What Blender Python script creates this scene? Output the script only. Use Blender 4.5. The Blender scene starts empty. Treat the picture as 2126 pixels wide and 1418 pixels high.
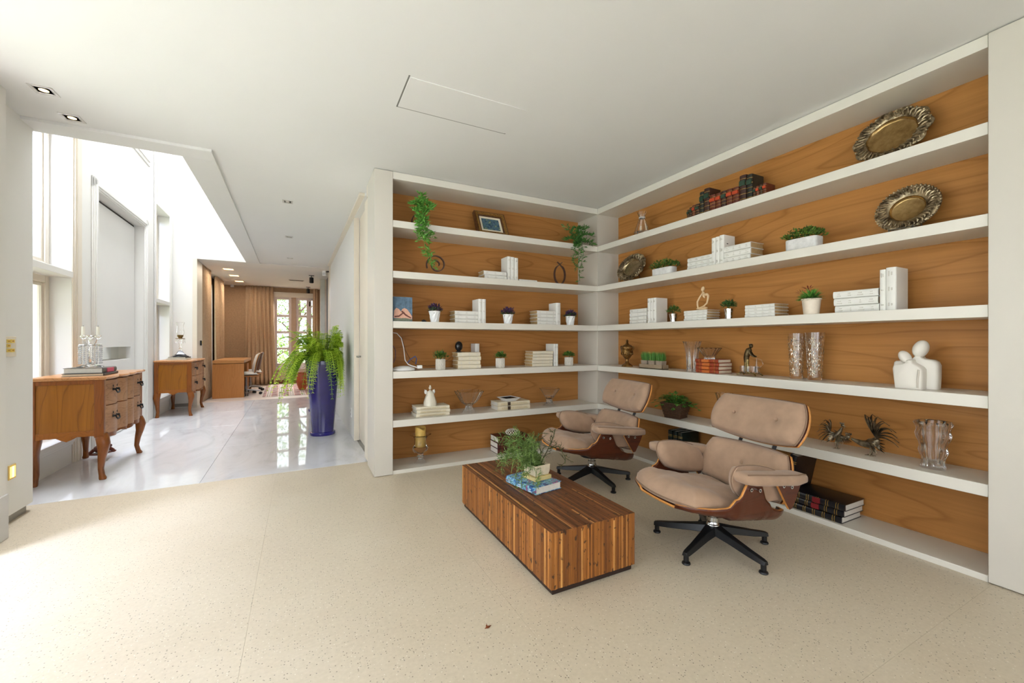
import bpy, bmesh, math, random
from mathutils import Vector, Matrix
random.seed(7)
PI = math.pi
scene = bpy.context.scene
C = scene.collection

# ------------------------------------------------------------------ camera, light, exposure
F, PX, PY, H = 858.0, 1063.0, 709.0, 1.2            # focal length and principal point in pixels, eye height in metres
YAW = math.atan(438 / 858.0)
SN, CS = math.sin(YAW), math.cos(YAW)
cam_d = bpy.data.cameras.new('camera')
cam_d.sensor_fit = 'HORIZONTAL'; cam_d.sensor_width = 36.0; cam_d.lens = 36.0 * F / 2126.0
cam_d.clip_start = 0.05; cam_d.clip_end = 200
cam = bpy.data.objects.new('camera', cam_d); C.objects.link(cam)
cam.location = (0, 0, H); cam.rotation_euler = (PI / 2, 0, -YAW)
scene.camera = cam

scene.view_settings.view_transform = 'Standard'
scene.view_settings.look = 'None'
scene.view_settings.gamma = 1.0
scene.view_settings.use_curve_mapping = False
scene.view_settings.exposure = 0.55

world = bpy.data.worlds.new('daylight'); scene.world = world
world.use_nodes = True
wn = world.node_tree
bg = wn.nodes['Background']
bg.inputs['Color'].default_value = (0.90, 0.95, 1.0, 1); bg.inputs['Strength'].default_value = 1.8

def area(name, loc, size, aim, power, col=(1, 1, 1)):
    d = bpy.data.lights.new(name, 'AREA'); d.shape = 'RECTANGLE'
    d.size, d.size_y = size; d.energy = power; d.color = col
    o = bpy.data.objects.new(name, d); C.objects.link(o); o.location = loc
    o.rotation_euler = Vector(aim).to_track_quat('-Z', 'Y').to_euler()
    return o
SUN = bpy.data.lights.new('sun', 'SUN'); SUN.energy = 1.2; SUN.angle = math.radians(2); SUN.color = (1, .95, .86)
so = bpy.data.objects.new('sun', SUN); C.objects.link(so)
so.rotation_euler = Vector((-.6, .5, -.6)).to_track_quat('-Z', 'Y').to_euler()
# daylight through the glass doors left of the camera, the windows behind it, the skylight and the hall windows
area('door_daylight', (-1.95, .6, 1.25), (4.9, 2.4), (1, .14, -.3), 30, (.78, .86, 1))
area('sky_daylight', (-3.9, -.7, 5.1), (2.8, 4.6), (.85, .08, -1), 7900, (.63, .725, 1))
area('rear_daylight', (.9, -3.75, 1.35), (3.6, 2.3), (0, 1, -.05), 10, (1, .97, .92))
area('skylight_daylight', (-1.2, 6.8, 9.0), (2.6, 6.0), (0, 0, -1), 840, (.92, .95, 1))
area('office_daylight', (-.25, 14.75, 3.3), (1.6, 1.2), (0, -1, -.75), 380, (1, 1, .97))

# ------------------------------------------------------------------ helpers
def dirn(px):
    u = (px - PX) / F
    return (SN + CS * u, CS - SN * u)
def fl(px, py, h=0.0):                               # the point at height h that the photograph shows at a pixel
    t = (H - h) * F / (py - PY); d = dirn(px); return Vector((d[0] * t, d[1] * t, h))
def onX(px, X, py=PY):
    d = dirn(px); t = X / d[0]; return Vector((X, d[1] * t, H - (py - PY) / F * t))
def onY(px, Y, py=PY):
    d = dirn(px); t = Y / d[1]; return Vector((d[0] * t, Y, H - (py - PY) / F * t))
HALL = math.radians(0.8); P0 = (.575, 4.3)            # the hall runs 0.8 degrees off the sitting room
def cw(x, y):
    dx, dy = x - P0[0], y - P0[1]
    return (P0[0] + dx * math.cos(HALL) - dy * math.sin(HALL), P0[1] + dx * math.sin(HALL) + dy * math.cos(HALL))
def corr(v):
    x, y = cw(v[0], v[1]); return (x, y, v[2])

class MB:
    """collects shapes; build() links them as one mesh object"""
    def __init__(s): s.v = []; s.f = []; s.m = []; s.mi = 0
    def add(s, vs, fs):
        n = len(s.v); s.v += [tuple(v) for v in vs]
        s.f += [tuple(i + n for i in f) for f in fs]; s.m += [s.mi] * len(fs); return s
    def mat(s, i): s.mi = i; return s
    def box(s, x0, x1, y0, y1, z0, z1):
        return s.add([(x0, y0, z0), (x1, y0, z0), (x1, y1, z0), (x0, y1, z0), (x0, y0, z1), (x1, y0, z1), (x1, y1, z1), (x0, y1, z1)],
                     [(0, 3, 2, 1), (4, 5, 6, 7), (0, 1, 5, 4), (1, 2, 6, 5), (2, 3, 7, 6), (3, 0, 4, 7)])
    def cbox(s, c, e, M=None):
        vs = [Vector((a * e[0] / 2, b * e[1] / 2, d * e[2] / 2)) for d in (-1, 1) for a, b in ((-1, -1), (1, -1), (1, 1), (-1, 1))]
        if M is not None: vs = [M @ v for v in vs]
        vs = [v + Vector(c) for v in vs]
        return s.add(vs, [(0, 3, 2, 1), (4, 5, 6, 7), (0, 1, 5, 4), (1, 2, 6, 5), (2, 3, 7, 6), (3, 0, 4, 7)])
    def rings(s, rings, cap0=True, cap1=True, closed=True):
        n = len(rings[0]); vs = [p for r in rings for p in r]; fs = []
        for i in range(len(rings) - 1):
            for j in range(n if closed else n - 1):
                a, b = i * n + j, i * n + (j + 1) % n
                fs.append((a, b, b + n, a + n))
        if cap0: fs.append(tuple(reversed(range(n))))
        if cap1: fs.append(tuple(range((len(rings) - 1) * n, len(rings) * n)))
        return s.add(vs, fs)
    def lathe(s, prof, c=(0, 0, 0), n=24, cap0=True, cap1=True, lobes=None, sy=1.0):
        R = []
        for k, p in enumerate(prof):
            r, z = p[0], p[1]; ring = []
            for i in range(n):
                a = 2 * PI * i / n; rr = r
                if lobes: rr = r * (1 + lobes[1] * math.cos(lobes[0] * a) * (p[2] if len(p) > 2 else 1))
                ring.append((c[0] + rr * math.cos(a), c[1] + rr * math.sin(a) * sy, c[2] + z))
            R.append(ring)
        return s.rings(R, cap0, cap1)
    def cyl(s, a, b, r, r2=None, n=12):
        return s.tube([a, b], [r, r if r2 is None else r2], n)
    def tube(s, pts, rs, n=8, flat=1.0, caps=True):
        pts = [Vector(p) for p in pts]; rs = rs if isinstance(rs, (list, tuple)) else [rs] * len(pts)
        R = []; up = Vector((0, 0, 1))
        for i, p in enumerate(pts):
            t = (pts[min(i + 1, len(pts) - 1)] - pts[max(i - 1, 0)]).normalized()
            if i == 0:
                ref = up if abs(t.z) < .95 else Vector((1, 0, 0)); x = t.cross(ref).normalized()
            else:
                x = x - t * x.dot(t); x = x.normalized() if x.length > 1e-6 else t.orthogonal().normalized()
            y = t.cross(x)
            R.append([p + x * math.cos(2 * PI * k / n) * rs[i] + y * math.sin(2 * PI * k / n) * rs[i] * flat for k in range(n)])
        return s.rings(R, caps, caps)
    def sphere(s, c, r, n=14, m=8, M=None):
        r = r if isinstance(r, (list, tuple)) else (r, r, r); R = []
        for i in range(m + 1):
            ph = PI * (i / m) ; ph = min(max(ph, .06), PI - .06)
            ring = []
            for j in range(n):
                a = 2 * PI * j / n
                v = Vector((r[0] * math.sin(ph) * math.cos(a), r[1] * math.sin(ph) * math.sin(a), -r[2] * math.cos(ph)))
                if M is not None: v = M @ v
                ring.append(v + Vector(c))
            R.append(ring)
        return s.rings(R)
    def prism(s, poly, z0, z1, M=None):               # polygon in x,y extruded along z, then moved by M
        n = len(poly); vs = [Vector((p[0], p[1], z0)) for p in poly] + [Vector((p[0], p[1], z1)) for p in poly]
        if M is not None: vs = [M @ v for v in vs]
        return s.add(vs, [tuple(reversed(range(n))), tuple(range(n, 2 * n))] + [(i, (i + 1) % n, (i + 1) % n + n, i + n) for i in range(n)])
    def grid(s, fn, nu, nv, closed_u=False):
        vs = [fn(i / (nu if closed_u else nu - 1), j / (nv - 1)) for j in range(nv) for i in range(nu)]; fs = []
        for j in range(nv - 1):
            for i in range(nu if closed_u else nu - 1):
                a = j * nu + i; b = j * nu + (i + 1) % nu
                fs.append((a, b, b + nu, a + nu))
        return s.add(vs, fs)
    def leaf(s, p, d, up, L, W, droop=0.0):
        p = Vector(p); d = Vector(d).normalized(); x = d.cross(Vector(up))
        x = x.normalized() if x.length > 1e-5 else d.orthogonal().normalized(); n = x.cross(d)
        m = p + d * L * .45 - n * W * .18
        return s.add([p, m + x * W / 2 + n * W * .2, p + d * L - Vector((0, 0, droop * L)), m - x * W / 2 + n * W * .2, m],
                     [(0, 1, 4), (1, 2, 4), (2, 3, 4), (3, 0, 4)])
    def build(s, name, mats, parent=None, smooth=True, ang=38, bevel=0, seg=2, subsurf=0, xf=None, recalc=True, kind=None, label=None, solid=0):
        me = bpy.data.meshes.new(name)
        vs = [xf(v) for v in s.v] if xf else s.v
        me.from_pydata(vs, [], s.f)
        mats = mats if isinstance(mats, (list, tuple)) else [mats]
        for m in mats: me.materials.append(m)
        me.polygons.foreach_set('material_index', s.m)
        if recalc:
            bm = bmesh.new(); bm.from_mesh(me); bmesh.ops.recalc_face_normals(bm, faces=bm.faces); bm.to_mesh(me); bm.free()
        if smooth:
            me.polygons.foreach_set('use_smooth', [True] * len(me.polygons)); me.set_sharp_from_angle(angle=math.radians(ang))
        me.update()
        o = bpy.data.objects.new(name, me); C.objects.link(o)
        if parent is not None: o.parent = parent
        if solid:
            q = o.modifiers.new('solid', 'SOLIDIFY'); q.thickness = solid; q.offset = 0
        if subsurf:
            q = o.modifiers.new('subsurf', 'SUBSURF'); q.levels = q.render_levels = subsurf
        if bevel:
            q = o.modifiers.new('bevel', 'BEVEL'); q.width = bevel; q.segments = seg; q.limit_method = 'ANGLE'; q.angle_limit = math.radians(40)
            q.harden_normals = False
        if kind: o['kind'] = kind
        if label: o['label'] = label
        return o

def tag(o, label, cat, group=None):
    o['label'] = label; o['category'] = cat
    if group: o['group'] = group
    return o
def thing(name, label, cat, loc=(0, 0, 0), rotz=0.0, group=None):
    o = bpy.data.objects.new(name, None); o.empty_display_size = .1; C.objects.link(o)
    o.location = loc; o.rotation_euler = (0, 0, rotz)
    return tag(o, label, cat, group)
KIDS = {}
def kids(o): return [c for c in bpy.data.objects if c.parent is o]
def dup(root, loc, rotz=None, label=None, group=None, scale=None):
    r = root.copy(); C.objects.link(r); r.location = loc
    if rotz is not None: r.rotation_euler = (0, 0, rotz)
    if scale is not None: r.scale = (scale,) * 3 if not isinstance(scale, tuple) else scale
    if label: r['label'] = label
    if group: r['group'] = group
    def rec(a, b):
        for ch in kids(a):
            c = ch.copy(); C.objects.link(c); c.parent = b; rec(ch, c)
    rec(root, r)
    return r
def struct(o, label=None):
    o['kind'] = 'structure'
    if label: o['label'] = label
    return o

# ------------------------------------------------------------------ materials
MT = {}
def lin(c):                                            # 0-255 sRGB to linear
    return tuple(((v / 255) / 12.92 if v / 255 <= .04045 else ((v / 255 + .055) / 1.055) ** 2.4) for v in c) + (1,)
def base(name):
    m = bpy.data.materials.new(name); m.use_nodes = True; nt = m.node_tree
    return m, nt, nt.nodes['Principled BSDF']
def coords(nt, scale=(1, 1, 1), rot=(0, 0, 0), gen='Object'):
    tc = nt.nodes.new('ShaderNodeTexCoord'); mp = nt.nodes.new('ShaderNodeMapping')
    mp.inputs['Scale'].default_value = scale; mp.inputs['Rotation'].default_value = rot
    nt.links.new(tc.outputs[gen], mp.inputs['Vector']); return mp.outputs['Vector']
def noise(nt, vec, scale, detail=4, rough=.55, dist=0):
    n = nt.nodes.new('ShaderNodeTexNoise'); n.inputs['Scale'].default_value = scale; n.inputs['Detail'].default_value = detail
    n.inputs['Roughness'].default_value = rough; n.inputs['Distortion'].default_value = dist
    nt.links.new(vec, n.inputs['Vector']); return n.outputs['Fac']
def ramp(nt, fac, stops):
    r = nt.nodes.new('ShaderNodeValToRGB'); e = r.color_ramp.elements
    while len(e) < len(stops): e.new(.5)
    for k, (p, c) in zip(e, stops): k.position = p; k.color = c if len(c) == 4 else lin(c)
    nt.links.new(fac, r.inputs['Fac']); return r.outputs['Color']
def bump(nt, b, h, strength, dist=.01):
    n = nt.nodes.new('ShaderNodeBump'); n.inputs['Strength'].default_value = strength; n.inputs['Distance'].default_value = dist
    nt.links.new(h, n.inputs['Height']); nt.links.new(n.outputs['Normal'], b.inputs['Normal'])
def mixc(nt, fac, a, b, mode='MIX'):
    n = nt.nodes.new('ShaderNodeMix'); n.data_type = 'RGBA'; n.blend_type = mode
    for s, v in ((n.inputs['Factor'], fac), (n.inputs[6], a), (n.inputs[7], b)):
        if hasattr(v, 'links') or hasattr(v, 'is_linked'): nt.links.new(v, s)
        else: s.default_value = v
    return n.outputs[2]
def plain(name, col, rough=.5, metal=0.0, var=.06, scale=8.0, bmp=0.0, bscale=60.0, spec=.5, coat=0.0, sheen=0.0):
    """one colour with a little uneven tone and an optional fine relief"""
    if name in MT: return MT[name]
    m, nt, b = base(name); v = coords(nt)
    c = lin(col); f = noise(nt, v, scale, 3)
    lo = tuple(max(0, x * (1 - var)) for x in c[:3]) + (1,); hi = tuple(min(1, x * (1 + var)) for x in c[:3]) + (1,)
    nt.links.new(ramp(nt, f, [(.3, lo), (.7, hi)]), b.inputs['Base Color'])
    b.inputs['Roughness'].default_value = rough; b.inputs['Metallic'].default_value = metal
    b.inputs['Specular IOR Level'].default_value = spec
    if coat: b.inputs['Coat Weight'].default_value = coat; b.inputs['Coat Roughness'].default_value = .08
    if sheen: b.inputs['Sheen Weight'].default_value = sheen; b.inputs['Sheen Roughness'].default_value = .5
    if bmp: bump(nt, b, noise(nt, v, bscale, 3), bmp, .004)
    MT[name] = m; return m
def wood(name, dark, mid, light, rough=.45, axis='x', size=1.0, bands=5.0, coat=0.0, streak=.5, contrast=1.0):
    """long figured grain running along one axis of the piece, darker growth lines over fine pores"""
    if name in MT: return MT[name]
    m, nt, b = base(name)
    st = {'x': (.30, 2.2, 2.2), 'y': (2.2, .30, 2.2), 'z': (2.2, 2.2, .30)}[axis]
    fi = {'x': (2, 60, 60), 'y': (60, 2, 60), 'z': (60, 60, 2)}[axis]
    v = coords(nt, tuple(k * size for k in st)); vf = coords(nt, tuple(k * size for k in fi))
    n1 = noise(nt, v, 1.3, 2, .45, .15)
    mul = nt.nodes.new('ShaderNodeMath'); mul.operation = 'MULTIPLY'; mul.inputs[1].default_value = bands * 2.2; nt.links.new(n1, mul.inputs[0])
    pp = nt.nodes.new('ShaderNodeMath'); pp.operation = 'FRACT'; nt.links.new(mul.outputs[0], pp.inputs[0])
    line = ramp(nt, pp.outputs[0], [(0, (.0, .0, .0, 1)), (.10, (.75, .75, .75, 1)), (.55, (1, 1, 1, 1)), (.93, (.9, .9, .9, 1)), (1, (.0, .0, .0, 1))])
    n2 = noise(nt, vf, 1.0, 3, .6); n3 = noise(nt, v, .7, 2)
    tone = ramp(nt, n3, [(.25, mid), (.75, light)])
    fine = ramp(nt, n2, [(.3, (.72, .72, .72, 1)), (.7, (1.08, 1.08, 1.08, 1))])
    t2 = mixc(nt, streak, tone, fine, 'MULTIPLY')
    inv = nt.nodes.new('ShaderNodeInvert'); nt.links.new(line, inv.inputs['Color'])
    sc = nt.nodes.new('ShaderNodeMath'); sc.operation = 'MULTIPLY'; sc.inputs[1].default_value = .42 * contrast
    nt.links.new(inv.outputs['Color'], sc.inputs[0])
    nt.links.new(mixc(nt, sc.outputs[0], t2, lin(dark)), b.inputs['Base Color'])
    b.inputs['Roughness'].default_value = rough; b.inputs['Specular IOR Level'].default_value = .28
    if coat: b.inputs['Coat Weight'].default_value = coat; b.inputs['Coat Roughness'].default_value = .12
    bump(nt, b, n2, .08, .003)
    MT[name] = m; return m
def glass(name, col=(1, 1, 1), rough=0.0, ior=1.45, bmp=0.0, bscale=40.0):
    if name in MT: return MT[name]
    m, nt, b = base(name)
    b.inputs['Base Color'].default_value = col + (1,); b.inputs['Transmission Weight'].default_value = 1
    b.inputs['Roughness'].default_value = rough; b.inputs['IOR'].default_value = ior
    if bmp: bump(nt, b, noise(nt, coords(nt), bscale, 3), bmp, .004)
    MT[name] = m; return m
def pane_mat():
    if 'window_glass' in MT: return MT['window_glass']
    m = bpy.data.materials.new('window_glass'); m.use_nodes = True; nt = m.node_tree
    for n in list(nt.nodes):
        if n.type != 'OUTPUT_MATERIAL': nt.nodes.remove(n)
    out = [n for n in nt.nodes if n.type == 'OUTPUT_MATERIAL'][0]
    tr = nt.nodes.new('ShaderNodeBsdfTransparent'); gl = nt.nodes.new('ShaderNodeBsdfGlossy'); gl.inputs['Roughness'].default_value = 0
    lw = nt.nodes.new('ShaderNodeLayerWeight'); lw.inputs['Blend'].default_value = .12
    fr = nt.nodes.new('ShaderNodeMath'); fr.operation = 'MULTIPLY'; fr.inputs[1].default_value = .5; nt.links.new(lw.outputs['Facing'], fr.inputs[0])
    mx = nt.nodes.new('ShaderNodeMixShader'); nt.links.new(fr.outputs[0], mx.inputs[0]); nt.links.new(tr.outputs[0], mx.inputs[1]); nt.links.new(gl.outputs[0], mx.inputs[2])
    nt.links.new(mx.outputs[0], out.inputs['Surface']); MT['window_glass'] = m; return m
def emit(name, col, strength):
    if name in MT: return MT[name]
    m, nt, b = base(name); b.inputs['Base Color'].default_value = lin(col)
    b.inputs['Emission Color'].default_value = lin(col); b.inputs['Emission Strength'].default_value = strength
    MT[name] = m; return m
def leafmat(name, dark, light, trans=.25, rough=.5):
    """leaf colour that differs from leaf to leaf"""
    if name in MT: return MT[name]
    m, nt, b = base(name); g = nt.nodes.new('ShaderNodeNewGeometry')
    nt.links.new(ramp(nt, g.outputs['Random Per Island'], [(0, dark), (1, light)]), b.inputs['Base Color'])
    b.inputs['Roughness'].default_value = rough
    MT[name] = m; return m
def islandmat(name, stops, rough=.5, axis=None, coat=0.0):
    """each loose piece of the mesh gets its own tone, with grain along an axis"""
    if name in MT: return MT[name]
    m, nt, b = base(name); g = nt.nodes.new('ShaderNodeNewGeometry')
    col = ramp(nt, g.outputs['Random Per Island'], stops)
    st = {'x': (6, 90, 90), 'y': (90, 6, 90), 'z': (90, 90, 6)}[axis or 'x']
    f = noise(nt, coords(nt, st), 1.0, 3); k = noise(nt, coords(nt, tuple(40 if s > 50 else 26 for s in st)), 1.0, 2)
    c2 = mixc(nt, .7, col, ramp(nt, f, [(.3, (.55, .5, .45, 1)), (.65, (1.1, 1.1, 1.1, 1))]), 'MULTIPLY')
    spot = ramp(nt, k, [(.61, (0, 0, 0, 1)), (.68, (.85, .85, .85, 1))])
    nt.links.new(mixc(nt, spot, c2, lin((46, 24, 12))), b.inputs['Base Color'])
    b.inputs['Roughness'].default_value = rough
    if coat: b.inputs['Coat Weight'].default_value = coat
    bump(nt, b, f, .25, .003)
    MT[name] = m; return m

WHITE = plain('white_wall_paint', (229, 227, 222), .7, var=.01, scale=2)
CEIL = plain('white_ceiling_paint', (226, 225, 222), .8, var=.012, scale=1.2)
LACQ = plain('white_lacquer', (224, 219, 208), .35, var=.008, scale=2)
POSTW = plain('pale_grey_lacquer', (206, 200, 189), .4, var=.01, scale=2)
CREAM = plain('cream_painted_frame', (226, 216, 200), .45, var=.015)
GREYTRIM = plain('grey_metal_trim', (150, 146, 138), .45, var=.03)
BLACK = plain('black_metal', (22, 22, 24), .4, var=.2)
BACK = wood('cherry_veneer', (118, 70, 30), (180, 124, 68), (194, 138, 80), .5, 'x', .8, 6.5, .05, .5, .95)
BACKY = wood('cherry_veneer_long_wall', (118, 70, 30), (178, 122, 65), (192, 136, 77), .5, 'y', .8, 6.5, .05, .5, .95)
for _m in (BACK, BACKY): _m.node_tree.nodes['Principled BSDF'].inputs['Specular IOR Level'].default_value = .1
def terrazzo():
    m, nt, b = base('beige_terrazzo'); v = coords(nt)
    big = noise(nt, v, 1.1, 4); fine = noise(nt, v, 60, 3)
    c = ramp(nt, big, [(.3, (202, 188, 166)), (.7, (210, 198, 178))])
    c = mixc(nt, .35, c, ramp(nt, fine, [(.3, (.82, .80, .77, 1)), (.7, (1.08, 1.08, 1.08, 1))]), 'MULTIPLY')
    vo = nt.nodes.new('ShaderNodeTexVoronoi'); vo.inputs['Scale'].default_value = 95; vo.inputs['Randomness'].default_value = 1
    dv = noise(nt, v, 45, 2); nt.links.new(v, vo.inputs['Vector'])
    pick = nt.nodes.new('ShaderNodeSeparateColor'); nt.links.new(vo.outputs['Color'], pick.inputs[0])
    d = ramp(nt, vo.outputs['Distance'], [(.16, (1, 1, 1, 1)), (.28, (0, 0, 0, 1))])
    s = ramp(nt, pick.outputs[0], [(.60, (0, 0, 0, 1)), (.72, (.75, .75, .75, 1))])
    w = ramp(nt, pick.outputs[1], [(.75, (0, 0, 0, 1)), (.8, (.6, .6, .6, 1))])
    f1 = nt.nodes.new('ShaderNodeMath'); f1.operation = 'MULTIPLY'; nt.links.new(d, f1.inputs[0]); nt.links.new(s, f1.inputs[1])
    f2 = nt.nodes.new('ShaderNodeMath'); f2.operation = 'MULTIPLY'; nt.links.new(d, f2.inputs[0]); nt.links.new(w, f2.inputs[1])
    c = mixc(nt, f2.outputs[0], c, lin((236, 230, 218))); c = mixc(nt, f1.outputs[0], c, lin((92, 80, 66)))
    nt.links.new(c, b.inputs['Base Color']); b.inputs['Roughness'].default_value = .42; b.inputs['Specular IOR Level'].default_value = .3
    inv = nt.nodes.new('ShaderNodeInvert'); nt.links.new(f1.outputs[0], inv.inputs['Color']); bump(nt, b, inv.outputs['Color'], .25, .002)
    return m
TERR = terrazzo()
def marble():
    m, nt, b = base('polished_white_marble'); v = coords(nt, (1, .35, 1), (0, 0, .3))
    n = noise(nt, v, 3.0, 6, .6, 1.6); n2 = noise(nt, coords(nt), .9, 3)
    c = ramp(nt, n, [(.30, (203, 203, 206)), (.45, (220, 221, 225)), (.6, (226, 227, 231)), (.8, (216, 215, 216))])
    c = mixc(nt, .5, c, ramp(nt, n2, [(.3, (.92, .915, .91, 1)), (.7, (1.0, 1.0, 1.0, 1))]), 'MULTIPLY')
    nt.links.new(c, b.inputs['Base Color']); b.inputs['Roughness'].default_value = .035; b.inputs['Specular IOR Level'].default_value = .75
    return m
MARB = marble()
PANE = pane_mat()
# ------------------------------------------------------------------ the setting
ZC = 2.735
# terrazzo floor: slabs about 1.05 m square, each its own piece, on a bed
edge = lambda x: P0[1] + .035 + (x - P0[0]) * math.sin(HALL)
floor = struct(MB().box(-4.2, 3.5, -4.6, 4.33, -.12, -.012).build('floor', plain('joint_fill', (190, 172, 142), .8)), 'beige speckled terrazzo floor of the sitting room')
xs = [-3.35 + 1.05 * k for k in range(7)]; xs[-1] = 3.42; ys = [-4.4, -3.37, -2.34, -1.31, -.29, .74, 1.77, 2.80, 3.83, 99]
for i in range(len(xs) - 1):
    for j in range(len(ys) - 1):
        g = .0003; x0, x1, y0 = xs[i] + g, xs[i + 1] - g, ys[j] + g
        a, b_ = (edge(x0), edge(x1)) if ys[j + 1] == 99 else (ys[j + 1] - g,) * 2
        q = MB(); q.prism([(x0, y0), (x1, y0), (x1, b_), (x0, a)], -.012, 0)
        q.build('slab', TERR, floor, smooth=False)
mfl = struct(MB().box(-2.2, .9, 4.34, 10.0, -.12, -.011).build('floor', GREYTRIM, xf=corr), 'polished white marble floor of the hall')
mx = [-2.12, -.765, .62]; my = [4.336, 5.72, 7.13, 8.54, 9.98]
for i in range(2):
    for j in range(4):
        g = .001
        MB().box(mx[i] + g, mx[i + 1] - g, my[j] + g, my[j + 1] - g, -.011, 0).build('slab', MARB, mfl, smooth=False, xf=corr, bevel=.001, seg=1)
OFL = plain('office_floor', (206, 192, 182), .35, var=.03)
struct(MB().box(-2.2, 2.6, 9.982, 13.7, -.12, 0).build('floor', OFL, xf=corr), 'pale floor of the far study')

# ceilings, with the opening of the double-height hall and its dropped border
ce = MB()
ce.box(-4.2, 3.6, -4.6, 4.05, ZC, 2.95).box(-.64, 3.6, 4.05, 9.43, ZC, 2.95)
ce = struct(ce.build('ceiling', CEIL, xf=corr, smooth=False), 'white plaster ceiling')
bd = MB(); bd.box(-2.0, -.64, 4.05, 4.25, ZC - .022, 2.95).box(-.865, -.64, 4.25, 9.43, ZC - .022, 2.95)
struct(bd.build('trim_1', CEIL, xf=corr, bevel=.002, seg=1), 'dropped plaster border round the ceiling opening')
bm_ = MB(); bm_.box(-2.0, .62, 9.43, 9.98, ZC - .012, 5.6)
struct(bm_.build('wall_above_study', WHITE, xf=corr), 'white wall over the study opening')
struct(MB().box(-2.2, 3.0, 9.98, 13.75, ZC, 2.95).build('ceiling', CEIL, xf=corr), 'white ceiling of the study')
hp = struct(MB().box(.562, 1.335, 2.40, 2.738, ZC - .004, ZC + .001).build('trim_2', CEIL, bevel=.0015, seg=1), 'flush ceiling access panel')
hg = MB(); hg.box(.553, .562, 2.39, 2.747, ZC - .0012, ZC + .001).box(.553, 1.344, 2.738, 2.747, ZC - .0012, ZC + .001)
hg.build('groove', plain('groove_grey', (120, 118, 112), .8), hp, smooth=False)

# hall: left wall with two tall windows, a recessed pivot door and an upper light
def wall_with_holes(y0, y1, z0, z1, holes, x0, x1):
    q = MB(); ycuts = sorted({y0, y1} | {h[0] for h in holes} | {h[1] for h in holes})
    for a, b_ in zip(ycuts, ycuts[1:]):
        hs = sorted([h for h in holes if h[0] <= a and h[1] >= b_], key=lambda h: h[2]); z = z0
        for h in hs:
            if h[2] > z: q.box(x0, x1, a, b_, z, h[2])
            z = h[3]
        if z < z1: q.box(x0, x1, a, b_, z, z1)
    return q
XL = -2.0
W1 = (4.45, 5.65); W2 = (8.46, 9.27); TR = [(1.83, 1.89), (3.39, 3.45)]
holes = [(W1[0], W1[1], .255, 5.3), (W2[0], W2[1], .255, 5.3), (6.22, 7.87, -.03, 2.88), (6.35, 8.0, 3.98, 5.2)]
wl = struct(wall_with_holes(4.0, 9.98, -.02, 5.6, holes, XL - .32, XL).build('wall_left', WHITE, xf=corr, smooth=False), 'white double-height wall of the hall')
nb = MB(); nb.box(XL, XL + .018, 5.86, 6.1, .075, .2).box(XL, XL + .018, 7.97, 8.44, .075, .2)
struct(MB().box(XL - .3, XL - .13, 4.3, 9.4, -.06, -.004).build('trim_3', GREYTRIM, xf=corr), 'shadow line at the foot of the hall wall')
wc = 0
def hall_window(y0, y1, name, label, open_sash=False):
    g = wc
    fr = MB(); xf_, xb = XL - .155, XL - .215
    zz = [.27, TR[0][0], TR[0][1], TR[1][0], TR[1][1], 5.3]
    panes = []
    for a, b_ in ((zz[0], zz[1]), (zz[2], zz[3]), (zz[4], zz[5])):
        w = .07
        fr.box(xb, xf_, y0, y0 + w, a, b_).box(xb, xf_, y1 - w, y1, a, b_).box(xb, xf_, y0 + w, y1 - w, a, a + w).box(xb, xf_, y0 + w, y1 - w, b_ - w, b_)
        fr.box(xb + .01, xf_ - .018, y0 + w, y0 + w + .03, a + w, b_ - w).box(xb + .01, xf_ - .018, y1 - w - .03, y1 - w, a + w, b_ - w)
        fr.box(xb + .01, xf_ - .018, y0 + w + .03, y1 - w - .03, a + w, a + w + .03).box(xb + .01, xf_ - .018, y0 + w + .03, y1 - w - .03, b_ - w - .03, b_ - w)
        panes.append((y0 + w + .03, y1 - w - .03, a + w + .03, b_ - w - .03))
    o = struct(fr.build(name, CREAM, xf=corr, bevel=.004, seg=1), label)
    for p in panes:
        MB().box(xb + .028, xb + .034, *p).build('pane', PANE, o, xf=corr, smooth=False)
    for t in TR:
        MB().box(XL - .16, XL + .012, y0, y1 + .0, *t).build('transom', WHITE, o, xf=corr, bevel=.003, seg=1)
    sl = MB(); sl.box(XL - .16, XL + .03, y0 - .02, y1 + .02, .235, .27).box(XL, XL + .022, y0 - .01, y1 + .01, .21, .235).box(XL, XL + .012, y0, y1, .185, .21)
    sl.build('window_sill', WHITE, o, xf=corr, bevel=.003, seg=1)
    cs = MB()
    for dx, a, b_ in ((.010, .0, .20), (.020, .02, .16), (.028, .05, .11)):
        cs.box(XL, XL + dx, y1 + a, y1 + b_ if y1 < 9 else y1 + min(b_, .1), .0, 5.45)
        if y1 > 9: cs.box(XL, XL + dx * .6, y0 - min(b_, .1), y0 - a * .5, .0, 5.45)
    cs.build('casing', CREAM if y1 < 9 else WHITE, o, xf=corr, bevel=.003, seg=1)
    return o
w1 = hall_window(*W1, 'window_1', 'tall cream framed window behind the nearer chest of drawers')
w2 = hall_window(*W2, 'window_2', 'tall narrow white window behind the farther chest of drawers')
# the lower light of the first window stands open on a tilted steel stay frame
st = MB(); ALU = plain('blue_grey_aluminium', (168, 178, 196), .35, .3)
for z in (0, 1):
    a = Vector((XL - .24 - .02 * z, 4.5, 1.72)); b_ = Vector((XL - .62 - .02 * z, 4.5, .75))
for y in (4.95, 5.02, 5.10):
    st.tube([(XL - .235, y, 1.72), (XL - .75, y - .25, .62)], .011, 6)
st.build('stay', ALU, w1, xf=corr)

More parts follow.
